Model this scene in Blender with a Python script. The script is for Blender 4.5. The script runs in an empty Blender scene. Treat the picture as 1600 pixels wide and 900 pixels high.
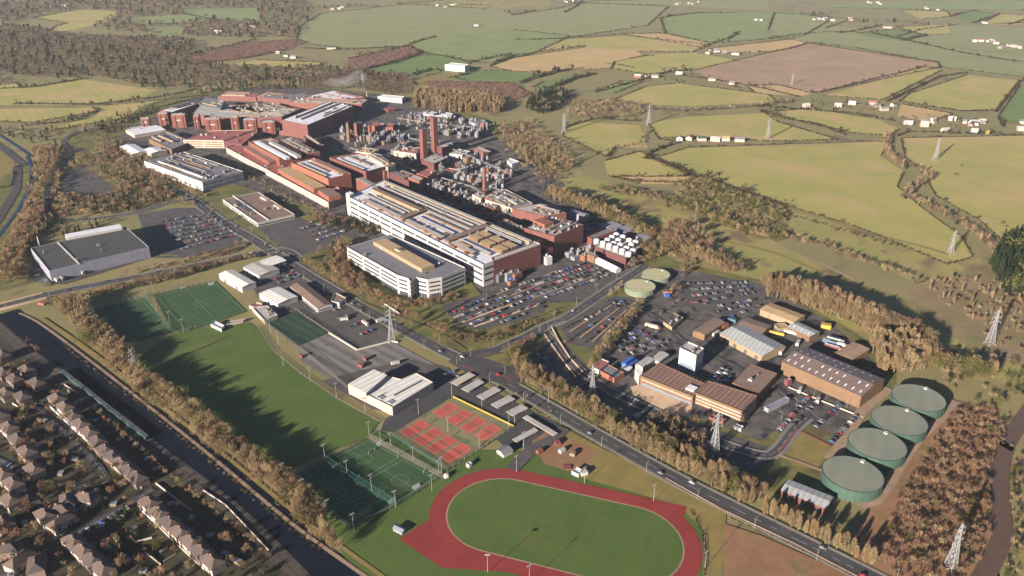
import bpy, bmesh, math, random
import numpy as np
from mathutils import Vector
R = math.radians
rnd = random.Random(7)
C = bpy.context.scene.collection
sc = bpy.context.scene

# ------------------------------------------------------------------ camera, sky, sun, exposure
F, PITCH, H = 1264.0, R(25.33), 368.0            # focal length in 1600-wide pixels, look-down angle, flying height
cam = bpy.data.cameras.new('camera'); cam.sensor_width = 36; cam.lens = 36 * F / 1600; cam.clip_start = 1; cam.clip_end = 60000
co = bpy.data.objects.new('camera', cam); C.objects.link(co); co.location = (0, 0, H); co.rotation_euler = (math.pi/2 - PITCH, 0, 0)
sc.camera = co
SUN_EL, SUN_AZ = 16.0, 231.0                      # azimuth as the maths angle of the direction towards the sun
w = bpy.data.worlds.new('World'); sc.world = w; w.use_nodes = True
nt = w.node_tree; bg = nt.nodes['Background']; sky = nt.nodes.new('ShaderNodeTexSky')
sky.sky_type = 'NISHITA'; sky.sun_disc = False; sky.sun_elevation = R(SUN_EL); sky.sun_rotation = R(90 - SUN_AZ)
sky.altitude = 100; sky.air_density = 0.42; sky.dust_density = 0.2; sky.ozone_density = 1.5
bg.inputs[1].default_value = 0.05; nt.links.new(sky.outputs[0], bg.inputs[0])
sl = bpy.data.lights.new('sun', 'SUN'); sl.energy = 5.0; sl.angle = R(0.5); sl.color = (1.0, 0.88, 0.74)
so = bpy.data.objects.new('sun', sl); C.objects.link(so)
d = Vector((math.cos(R(SUN_AZ))*math.cos(R(SUN_EL)), math.sin(R(SUN_AZ))*math.cos(R(SUN_EL)), math.sin(R(SUN_EL))))
so.rotation_euler = d.to_track_quat('Z', 'Y').to_euler(); so.location = (0, 0, 900)
sc.view_settings.view_transform = 'Standard'; sc.view_settings.look = 'None'; sc.view_settings.gamma = 1
sc.view_settings.use_curve_mapping = False; sc.view_settings.exposure = 1.78
try:
    sc.cycles.volume_bounces = 0; sc.cycles.max_bounces = 4; sc.cycles.diffuse_bounces = 2; sc.cycles.glossy_bounces = 2
    sc.cycles.transparent_max_bounces = 4; sc.cycles.use_denoising = True
except Exception: pass

def G(px, py, z=0.0):                             # where a point of the 1600x900 photo lies on the level z
    u = (px-800)/F; v = (py-450)/F; cp, sp = math.cos(PITCH), math.sin(PITCH)
    t = (z-H)/(-sp - v*cp)
    return (u*t, (cp - v*sp)*t)
def PX(x, y, z=0.0):
    cp, sp = math.cos(PITCH), math.sin(PITCH); dd = y*cp-(z-H)*sp
    return (800+F*x/dd, 450-F*(y*sp+(z-H)*cp)/dd)
def P(s):                                         # "x,y x,y ..." -> list
    if not isinstance(s, str): return list(s)
    return [tuple(float(k) for k in q.split(',')) for q in s.split()]
def smooth(pts, n=6, closed=False):
    out = []; N = len(pts); rng = range(N if closed else N-1)
    for i in rng:
        if closed: p0, p1, p2, p3 = pts[i-1], pts[i], pts[(i+1) % N], pts[(i+2) % N]
        else: p0, p1, p2, p3 = pts[max(i-1, 0)], pts[i], pts[i+1], pts[min(i+2, N-1)]
        for k in range(n):
            t = k/n
            out.append(tuple(0.5*((2*p1[j]) + (-p0[j]+p2[j])*t + (2*p0[j]-5*p1[j]+4*p2[j]-p3[j])*t*t + (-p0[j]+3*p1[j]-3*p2[j]+p3[j])*t**3) for j in (0, 1)))
    if not closed: out.append(pts[-1])
    return out
def ext(pts, closed=True):
    """carry outlines that meet the edge of the view on beyond it, along their own direction"""
    out = list(pts); n = len(pts)
    for i, (x, y) in enumerate(pts):
        for lim, ax, tgt in ((1599, 0, 1740), (0, 0, -140), (899, 1, 1010)):
            v = pts[i][ax]; beyond = v >= lim if tgt > 0 else v <= 0
            if not beyond: continue
            nb = [pts[j] for j in ((i-1), (i+1)) if (closed or 0 <= j < n) for j in [j % n] if (pts[j][ax] < lim if tgt > 0 else pts[j][ax] > 0)]
            q = list(out[i])
            if nb and abs(v-nb[0][ax]) > 4:
                k = (tgt-nb[0][ax])/(v-nb[0][ax]); o_ = nb[0][1-ax]+(pts[i][1-ax]-nb[0][1-ax])*k; q[ax] = tgt; dv = abs(o_-pts[i][1]); q[1-ax] = o_ if (ax == 1 or not closed or dv < 14) else pts[i][1]+math.copysign(14, o_-pts[i][1])*(1 if y > 300 else 0.4)
            else: q[ax] = tgt
            out[i] = tuple(q)
    return out
def inside(x, y, poly):
    c = False; j = len(poly)-1
    for i in range(len(poly)):
        xi, yi = poly[i]; xj, yj = poly[j]
        if (yi > y) != (yj > y) and x < (xj-xi)*(y-yi)/(yj-yi)+xi: c = not c
        j = i
    return c
def area(p): return 0.5*sum(p[i-1][0]*p[i][1]-p[i][0]*p[i-1][1] for i in range(len(p)))

# ------------------------------------------------------------------ materials
M = {}
def mat(name, col, rough=0.85, var=0.18, sc_=0.15, col2=None, stripe=None, metal=0.0, objvar=0.0, tint=None, spec=0.3, fine=0.0, patch=None):
    """procedural surface: base colour, broad and fine noise of its own colour, optional ribs/mowing stripes (angle deg, period m, strength)"""
    m = bpy.data.materials.new(name); m.use_nodes = True; t = m.node_tree; N = t.nodes; L = t.links
    b = N['Principled BSDF']; b.inputs['Roughness'].default_value = rough; b.inputs['Metallic'].default_value = metal
    b.inputs['Specular IOR Level'].default_value = spec
    geo = N.new('ShaderNodeNewGeometry')
    n1 = N.new('ShaderNodeTexNoise'); n1.inputs['Scale'].default_value = sc_; n1.inputs['Detail'].default_value = 6; n1.inputs['Roughness'].default_value = 0.65
    L.new(geo.outputs['Position'], n1.inputs['Vector'])
    c2 = col2 or tuple(min(1, c*(1+var)) for c in col); c1 = col if col2 else tuple(c*(1-var) for c in col)
    mix = N.new('ShaderNodeMixRGB'); mix.inputs[1].default_value = (*c1, 1); mix.inputs[2].default_value = (*c2, 1)
    ramp = N.new('ShaderNodeMapRange'); ramp.inputs[1].default_value = 0.35; ramp.inputs[2].default_value = 0.65
    L.new(n1.outputs[0], ramp.inputs[0]); L.new(ramp.outputs[0], mix.inputs[0]); last = mix.outputs[0]
    def mul(val_socket, lo, hi):
        nonlocal last
        mr = N.new('ShaderNodeMapRange'); mr.inputs[3].default_value = lo; mr.inputs[4].default_value = hi; L.new(val_socket, mr.inputs[0])
        mm = N.new('ShaderNodeMixRGB'); mm.blend_type = 'MULTIPLY'; mm.inputs[0].default_value = 1
        L.new(last, mm.inputs[1]); L.new(mr.outputs[0], mm.inputs[2]); last = mm.outputs[0]
    if fine:
        n2 = N.new('ShaderNodeTexNoise'); n2.inputs['Scale'].default_value = 1.6; n2.inputs['Detail'].default_value = 4; L.new(geo.outputs['Position'], n2.inputs['Vector'])
        mul(n2.outputs[0], 1-fine, 1+fine)
    if patch:                                     # (colour, scale, threshold): worn or weedy patches
        n3 = N.new('ShaderNodeTexNoise'); n3.inputs['Scale'].default_value = patch[1]; n3.inputs['Detail'].default_value = 8; n3.inputs['Distortion'].default_value = 0.6
        L.new(geo.outputs['Position'], n3.inputs['Vector'])
        mr = N.new('ShaderNodeMapRange'); mr.inputs[1].default_value = patch[2]; mr.inputs[2].default_value = patch[2]+0.12; L.new(n3.outputs[0], mr.inputs[0])
        mm = N.new('ShaderNodeMixRGB'); mm.inputs[2].default_value = (*patch[0], 1); L.new(mr.outputs[0], mm.inputs[0]); L.new(last, mm.inputs[1]); last = mm.outputs[0]
    if stripe:
        ang, per, st = stripe
        vr = N.new('ShaderNodeVectorRotate'); vr.rotation_type = 'Z_AXIS'; vr.inputs['Angle'].default_value = R(-ang); L.new(geo.outputs['Position'], vr.inputs['Vector'])
        wv = N.new('ShaderNodeTexWave'); wv.wave_type = 'BANDS'; wv.bands_direction = 'X'; wv.inputs['Scale'].default_value = 0.314/per
        wv.inputs['Distortion'].default_value = 0.6 if per > 4 else 0.0; L.new(vr.outputs[0], wv.inputs['Vector']); mul(wv.outputs[1], 1-st, 1+st)
    if objvar:
        oi = N.new('ShaderNodeObjectInfo'); mul(oi.outputs['Random'], 1-objvar, 1+objvar)
    if tint:                                      # second foliage colour, chosen per tree
        at = N.new('ShaderNodeAttribute'); at.attribute_name = 'tint'; oi = N.new('ShaderNodeObjectInfo')
        ad = N.new('ShaderNodeMath'); ad.operation = 'ADD'; L.new(at.outputs['Fac'], ad.inputs[0]); L.new(oi.outputs['Random'], ad.inputs[1])
        fr = N.new('ShaderNodeMath'); fr.operation = 'FRACT'; L.new(ad.outputs[0], fr.inputs[0])
        mm = N.new('ShaderNodeMixRGB'); mm.inputs[2].default_value = (*tint, 1); L.new(fr.outputs[0], mm.inputs[0]); L.new(last, mm.inputs[1]); last = mm.outputs[0]
        f2 = N.new('ShaderNodeMath'); f2.operation = 'MULTIPLY'; f2.inputs[1].default_value = 7.3; L.new(fr.outputs[0], f2.inputs[0])
        f3 = N.new('ShaderNodeMath'); f3.operation = 'FRACT'; L.new(f2.outputs[0], f3.inputs[0]); mul(f3.outputs[0], 0.75, 1.3)
    L.new(last, b.inputs['Base Color']); M[name] = m
    if tint:                                      # twigs and leaves let part of the light through
        tr = N.new('ShaderNodeBsdfTranslucent'); L.new(last, tr.inputs['Color']); ms = N.new('ShaderNodeMixShader'); ms.inputs[0].default_value = 0.42
        L.new(b.outputs[0], ms.inputs[1]); L.new(tr.outputs[0], ms.inputs[2]); L.new(ms.outputs[0], N['Material Output'].inputs['Surface'])
    return m
GR = dict(sc_=0.012, fine=0.12)
mat('ground', (0.14, 0.13, 0.052), col2=(0.18, 0.15, 0.065), sc_=0.01, fine=0.2, patch=((0.10, 0.08, 0.04), 0.02, 0.58))
mat('olive', (0.215, 0.205, 0.058), col2=(0.27, 0.235, 0.075), **GR, patch=((0.30, 0.225, 0.095), 0.009, 0.5), stripe=(35, 18, 0.035))
mat('meadow', (0.165, 0.17, 0.05), col2=(0.24, 0.19, 0.07), sc_=0.02, fine=0.2, patch=((0.12, 0.09, 0.045), 0.02, 0.52))
mat('pasture', (0.125, 0.16, 0.06), col2=(0.165, 0.185, 0.068), **GR)
mat('sage', (0.145, 0.165, 0.07), col2=(0.19, 0.185, 0.08), **GR)
mat('reeds', (0.19, 0.135, 0.075), col2=(0.12, 0.10, 0.045), sc_=0.03, fine=0.3, patch=((0.10, 0.12, 0.04), 0.02, 0.58))
mat('lush', (0.085, 0.13, 0.035), col2=(0.11, 0.15, 0.045), **GR)
mat('stubble', (0.30, 0.215, 0.095), col2=(0.36, 0.25, 0.12), **GR, stripe=(20, 14, 0.05))
mat('plough', (0.21, 0.138, 0.088), col2=(0.28, 0.19, 0.12), **GR, patch=((0.24, 0.17, 0.10), 0.008, 0.52), stripe=(60, 16, 0.05))
mat('coppice', (0.12, 0.06, 0.042), col2=(0.16, 0.085, 0.06), sc_=0.05, fine=0.25)
mat('bareearth', (0.16, 0.085, 0.045), col2=(0.21, 0.12, 0.065), sc_=0.05, fine=0.25, patch=((0.11, 0.09, 0.035), 0.05, 0.56))
mat('rough', (0.19, 0.135, 0.045), col2=(0.13, 0.11, 0.035), sc_=0.06, fine=0.2)
mat('verge', (0.06, 0.075, 0.02), col2=(0.13, 0.11, 0.035), sc_=0.05, fine=0.3, patch=((0.07, 0.05, 0.028), 0.04, 0.55))
mat('pitchgrass', (0.045, 0.077, 0.013), col2=(0.062, 0.092, 0.018), sc_=0.03, fine=0.14, stripe=(-20, 9, 0.025), patch=((0.085, 0.09, 0.022), 0.02, 0.62))
mat('astro', (0.022, 0.055, 0.02), col2=(0.034, 0.07, 0.026), sc_=0.05, fine=0.1, stripe=(48, 7, 0.1))
mat('astrodark', (0.014, 0.036, 0.022), col2=(0.02, 0.045, 0.03), sc_=0.05, stripe=(48, 9, 0.25))
mat('trackred', (0.15, 0.018, 0.018), col2=(0.185, 0.026, 0.024), sc_=0.06, fine=0.08)
mat('courtgreen', (0.13, 0.12, 0.06), col2=(0.17, 0.15, 0.08), sc_=0.06, fine=0.15, patch=((0.07, 0.10, 0.05), 0.06, 0.58))
mat('courtred', (0.27, 0.055, 0.04), col2=(0.35, 0.075, 0.052), sc_=0.1, fine=0.15)
mat('asphalt', (0.034, 0.034, 0.038), col2=(0.05, 0.048, 0.05), sc_=0.05, fine=0.25, patch=((0.062, 0.058, 0.056), 0.04, 0.6))
mat('tarmac', (0.044, 0.042, 0.044), col2=(0.078, 0.07, 0.066), sc_=0.05, fine=0.35, patch=((0.04, 0.04, 0.045), 0.05, 0.58))
mat('yard', (0.042, 0.04, 0.042), col2=(0.105, 0.09, 0.08), sc_=0.09, fine=0.45, patch=((0.02, 0.02, 0.024), 0.08, 0.52))
mat('gardens', (0.018, 0.02, 0.010), col2=(0.05, 0.04, 0.022), sc_=0.09, fine=0.5, patch=((0.045, 0.06, 0.015), 0.06, 0.6))  # near-black: dark shrubs, with the estate's shade put into the colour
mat('pathgrey', (0.13, 0.12, 0.105), col2=(0.17, 0.155, 0.13), sc_=0.1, fine=0.2)
mat('pitchline', (0.20, 0.26, 0.19), var=0.1)
mat('stripedlot', (0.10, 0.092, 0.088), col2=(0.14, 0.13, 0.12), sc_=0.05, fine=0.15, stripe=(48, 11, 0.22))
mat('concrete', (0.30, 0.27, 0.23), col2=(0.38, 0.34, 0.29), sc_=0.1, fine=0.15)
mat('paving', (0.36, 0.25, 0.17), col2=(0.45, 0.33, 0.23), sc_=0.1, fine=0.15)
mat('gravel', (0.19, 0.13, 0.09), col2=(0.25, 0.175, 0.12), sc_=0.1, fine=0.2)
mat('redkerb', (0.20, 0.06, 0.05), var=0.2)
mat('paint', (0.4, 0.39, 0.37), var=0.1)
mat('redpaint', (0.13, 0.04, 0.04), var=0.2)
mat('ballast', (0.035, 0.028, 0.025), col2=(0.06, 0.048, 0.038), sc_=0.2, fine=0.3)
mat('water', (0.006, 0.009, 0.018), rough=0.7, var=0.2, spec=0.03)
mat('bluewater', (0.015, 0.035, 0.08), rough=0.5, var=0.1, spec=0.2)
mat('river', (0.085, 0.052, 0.036), rough=0.35, var=0.1, spec=0.3)
# buildings
for nm, c in dict(terracotta=(0.135, 0.048, 0.035), brick=(0.11, 0.041, 0.035), darkred=(0.08, 0.03, 0.03), redroof=(0.24, 0.08, 0.07), orange=(0.175, 0.066, 0.042),
                  cream=(0.30, 0.25, 0.205), whitewall=(0.31, 0.295, 0.28), whiteroof=(0.50, 0.50, 0.54), paleroof=(0.30, 0.285, 0.27), greyroof=(0.13, 0.13, 0.145), slate=(0.06, 0.06, 0.07),
                  darkroof=(0.05, 0.053, 0.052), brownroof=(0.16, 0.108, 0.085), tanroof=(0.30, 0.215, 0.12), lilac=(0.17, 0.17, 0.205), blueclad=(0.07, 0.115, 0.17), tealclad=(0.018, 0.05, 0.05),
                  brownwall=(0.125, 0.074, 0.042), tanwall=(0.20, 0.15, 0.095), tile=(0.082, 0.058, 0.048), tile2=(0.06, 0.046, 0.042), housewhite=(0.36, 0.29, 0.255), pebble=(0.17, 0.115, 0.095),
                  bluetarp=(0.03, 0.09, 0.36), yellow=(0.30, 0.21, 0.04), greenpaint=(0.05, 0.18, 0.08), steel=(0.135, 0.135, 0.145), dirtysteel=(0.105, 0.092, 0.083), rust=(0.15, 0.065, 0.04), hedgewood=(0.15, 0.12, 0.085)).items():
    mat(nm, c, rough=0.7, var=0.12, sc_=0.12, fine=0.07, patch=(tuple(k*0.72 for k in c), 0.09, 0.62))
mat('ribbrown', (0.19, 0.105, 0.082), var=0.08, rough=0.6, stripe=(-37, 4.2, 0.22), fine=0.08)
mat('ribdark', (0.13, 0.095, 0.085), var=0.1, rough=0.5, stripe=(-60, 3.0, 0.12), fine=0.08)
mat('ribwhite', (0.50, 0.485, 0.46), var=0.06, rough=0.6, stripe=(-42, 5.5, 0.13), fine=0.05)
mat('ribgrey', (0.27, 0.275, 0.28), var=0.08, rough=0.6, stripe=(-37, 4, 0.12), fine=0.05)
mat('tanktop', (0.145, 0.158, 0.125), col2=(0.175, 0.182, 0.142), rough=0.7, sc_=0.04, fine=0.05, stripe=(-25, 11, 0.035))
mat('tankgreen', (0.035, 0.066, 0.05), var=0.12, rough=0.6, fine=0.1)
mat('tankpale', (0.12, 0.14, 0.10), var=0.12, rough=0.6)
mat('olivetop', (0.33, 0.31, 0.19), var=0.08, rough=0.7)
mat('glass', (0.03, 0.035, 0.045), rough=0.15, var=0.1, spec=0.6)
mat('bluesky_glass', (0.10, 0.16, 0.24), rough=0.15, var=0.1, spec=0.6)
mat('galv', (0.20, 0.20, 0.205), rough=0.5, var=0.05)
mat('lamp_head', (0.22, 0.22, 0.22), rough=0.4, var=0.05)
mat('net', (0.015, 0.08, 0.06), rough=0.8, var=0.1)
mat('tyre', (0.02, 0.02, 0.02), var=0.1)
for nm, c in dict(car_white=(0.34, 0.34, 0.34), car_silver=(0.15, 0.155, 0.165), car_black=(0.018, 0.018, 0.022), car_red=(0.28, 0.025, 0.03), car_blue=(0.035, 0.08, 0.25), car_grey=(0.11, 0.115, 0.125)).items():
    mat(nm, c, rough=0.3, var=0.03, spec=0.5)
# vegetation
mat('bark', (0.11, 0.075, 0.05), var=0.25, sc_=1)
mat('palebark', (0.24, 0.19, 0.13), var=0.25, sc_=1)
mat('twigs', (0.223, 0.153, 0.090), var=0.2, sc_=0.3, tint=(0.263, 0.202, 0.112), rough=0.95, spec=0.05)
mat('rusttwigs', (0.180, 0.099, 0.065), var=0.25, sc_=0.3, tint=(0.219, 0.142, 0.086), rough=0.95, spec=0.05)
mat('farwood', (0.108, 0.074, 0.056), var=0.25, sc_=0.3, tint=(0.157, 0.108, 0.069), rough=0.95, spec=0.05)
mat('poplar', (0.280, 0.194, 0.110), var=0.15, sc_=0.3, tint=(0.216, 0.161, 0.089), rough=0.95, spec=0.05)
mat('conifer', (0.014, 0.026, 0.012), var=0.25, sc_=0.3, tint=(0.03, 0.042, 0.014), rough=0.95, spec=0.1)
mat('leafy', (0.095, 0.103, 0.032), var=0.25, sc_=0.3, tint=(0.151, 0.127, 0.047), rough=0.95, spec=0.1)
mat('hedge', (0.036, 0.03, 0.016), var=0.3, sc_=0.2, tint=(0.07, 0.05, 0.028), rough=0.95, spec=0.05)
mat('gorse', (0.1, 0.095, 0.018), var=0.3, sc_=0.3, tint=(0.055, 0.055, 0.016), rough=0.95, spec=0.05)

# ------------------------------------------------------------------ mesh helpers
class MB:
    def __init__(s): s.v = []; s.f = []; s.m = []; s.mats = []
    def mi(s, m):
        if m not in s.mats: s.mats.append(m)
        return s.mats.index(m)
    def face(s, pts, m):
        i = len(s.v); s.v += [tuple(p) for p in pts]; s.f.append(tuple(range(i, i+len(pts)))); s.m.append(s.mi(m))
    def prism(s, poly, z0, z1, side, top=None, bottom=False):
        if area(poly) < 0: poly = poly[::-1]
        n = len(poly)
        for i in range(n):
            a, b = poly[i], poly[(i+1) % n]; s.face([(*a, z0), (*b, z0), (*b, z1), (*a, z1)], side)
        s.face([(*p, z1) for p in poly], top or side)
        if bottom: s.face([(*p, z0) for p in poly[::-1]], side)
    def box(s, x, y, z, L, W, h, ang, side, top=None):
        c, n = math.cos(ang), math.sin(ang)
        s.prism([(x+a*L/2*c-b*W/2*n, y+a*L/2*n+b*W/2*c) for a, b in ((-1, -1), (1, -1), (1, 1), (-1, 1))], z, z+h, side, top, bottom=z > 0.5)
    def cyl(s, x, y, z, r, h, side, top=None, n=14, r2=None, dome=0):
        r2 = r if r2 is None else r2
        a = [(x+r*math.cos(k*2*math.pi/n), y+r*math.sin(k*2*math.pi/n), z) for k in range(n)]
        b = [(x+r2*math.cos(k*2*math.pi/n), y+r2*math.sin(k*2*math.pi/n), z+h) for k in range(n)]
        for k in range(n): s.face([a[k], a[(k+1) % n], b[(k+1) % n], b[k]], side)
        if dome:
            prev = b
            for q in (1, 2):
                rr = r2*math.cos(q*math.pi/6); zz = z+h+dome*math.sin(q*math.pi/6)
                cur = [(x+rr*math.cos(k*2*math.pi/n), y+rr*math.sin(k*2*math.pi/n), zz) for k in range(n)]
                for k in range(n): s.face([prev[k], prev[(k+1) % n], cur[(k+1) % n], cur[k]], top or side)
                prev = cur
            s.face(prev, top or side)
        else: s.face(b, top or side)
    def bar(s, a, b, t, m):
        a = Vector(a); b = Vector(b); d = (b-a).normalized(); u = d.cross(Vector((0, 0, 1)))
        if u.length < 0.1: u = Vector((1, 0, 0))
        u.normalize(); v = d.cross(u); q = []
        for e in (a, b): q.append([e+u*t/2*i+v*t/2*j for i, j in ((-1, -1), (1, -1), (1, 1), (-1, 1))])
        for k in range(4): s.face([q[0][k], q[0][(k+1) % 4], q[1][(k+1) % 4], q[1][k]], m)
        s.face(q[1], m)
    def build(s, name, parent=None, off=(0, 0, 0), mesh_only=False, smoothf=False):
        me = bpy.data.meshes.new(name)
        me.from_pydata([(x-off[0], y-off[1], z-off[2]) for x, y, z in s.v], [], s.f)
        for m in s.mats: me.materials.append(M[m])
        me.polygons.foreach_set('material_index', s.m)
        if smoothf: me.polygons.foreach_set('use_smooth', [True]*len(s.f))
        me.update()
        if mesh_only: return me
        o = bpy.data.objects.new(name, me); C.objects.link(o)
        if parent: o.parent = parent
        return o
def tag(o, label, cat, group=None):
    o['label'] = label; o['category'] = cat
    if group: o['group'] = group
    return o
def empty(name, x, y, z, label, cat, group=None, rz=0):
    o = bpy.data.objects.new(name, None); C.objects.link(o); o.location = (x, y, z); o.rotation_euler = (0, 0, rz); o.empty_display_size = 1
    return tag(o, label, cat, group)
ORD = 'first second third fourth fifth sixth seventh eighth ninth tenth eleventh twelfth'.split()
def nth(i):
    if i < 12: return ORD[i]
    n = i+1; return '%d%s' % (n, 'th' if 10 <= n % 100 <= 20 else {1: 'st', 2: 'nd', 3: 'rd'}.get(n % 10, 'th'))

ZL = [0.03]
SOFT = []; FIELDS = []; OPEN = []                                          # open ground where no wild tree stands
def sheet(name, pts, m, sm=False, open_=True, z=None):
    ZL[0] += 0.005
    pts = ext(P(pts))
    w_ = [G(*p) for p in pts]
    if sm: w_ = smooth(w_, 5, True)
    if open_ and name not in ('ground_cover', 'garden_ground', 'industrial_yard', 'lawn') and m != 'coppice': (SOFT if name == 'field' else OPEN).append(w_)
    if name == 'field': FIELDS.append(w_)
    zz = ZL[0] if z is None else z
    b = MB(); q = w_ if area(w_) > 0 else w_[::-1]; b.face([(*p, zz) for p in q], m)
    o = b.build(name); o['kind'] = 'structure'; return zz
def offs(w_, dist):
    out = []
    for i in range(len(w_)):
        a = w_[max(i-1, 0)]; c = w_[min(i+1, len(w_)-1)]; dx, dy = c[0]-a[0], c[1]-a[1]; l = math.hypot(dx, dy) or 1
        out.append((w_[i][0]-dy/l*dist, w_[i][1]+dx/l*dist))
    return out
def ribbon(name, pts, width, m, n=6, z=None, lift=0.0, open_=False, shift=0.0):
    ZL[0] += 0.005
    pts = ext(P(pts), False)
    w_ = smooth([G(*p) for p in pts], n) if n > 1 else [G(*p) for p in pts]
    if shift: w_ = offs(w_, shift)
    a, c = offs(w_, width/2), offs(w_, -width/2); zz = (ZL[0] if z is None else z)+lift; b = MB()
    for i in range(len(w_)-1): b.face([(*c[i], zz), (*c[i+1], zz), (*a[i+1], zz), (*a[i], zz)], m)
    if lift:
        for s in (a, c):
            for i in range(len(w_)-1): b.face([(*s[i], zz-lift-0.05), (*s[i+1], zz-lift-0.05), (*s[i+1], zz), (*s[i], zz)], m)
    o = b.build(name); o['kind'] = 'structure'
    OPEN.append(a + c[::-1])
    return w_, zz
def road(name, pts, width, n=6, kerb=True, lanes=2, m='asphalt', walk='pathgrey'):
    if kerb:
        ribbon('pavement', pts, 1.6, walk, n, lift=0.12, shift=width/2+0.8); ribbon('pavement', pts, 1.6, walk, n, lift=0.12, shift=-width/2-0.8)
    w_, zz = ribbon(name, pts, width, m, n)
    b = MB(); ZL[0] += 0.005; zz += 0.005
    # dashed centre line and solid edge lines
    for off_, dash in [(0, True)] + ([(width/2-0.6, False), (-width/2+0.6, False)] if kerb else []):
        l = offs(w_, off_); acc = 0
        for i in range(len(l)-1):
            (x0, y0), (x1, y1) = l[i], l[i+1]; L = math.hypot(x1-x0, y1-y0); k = max(1, int(L/4)) if dash else 1
            for j in range(k):
                if dash and (j+i) % 2: continue
                t0, t1 = j/k, (j+1)/k; ux, uy = (x1-x0)/(L or 1), (y1-y0)/(L or 1); h = 0.11
                p0 = (x0+(x1-x0)*t0, y0+(y1-y0)*t0); p1 = (x0+(x1-x0)*t1, y0+(y1-y0)*t1)
                b.face([(p0[0]+uy*h, p0[1]-ux*h, zz), (p1[0]+uy*h, p1[1]-ux*h, zz), (p1[0]-uy*h, p1[1]+ux*h, zz), (p0[0]-uy*h, p0[1]+ux*h, zz)], 'paint')
    o = b.build('road_marking'); o['kind'] = 'structure'
    return w_

# ------------------------------------------------------------------ ground
b = MB(); b.face([(-14000, -900, 0), (14000, -900, 0), (14000, 24000, 0), (-14000, 24000, 0)], 'ground')
o = b.build('ground'); o['kind'] = 'structure'
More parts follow.
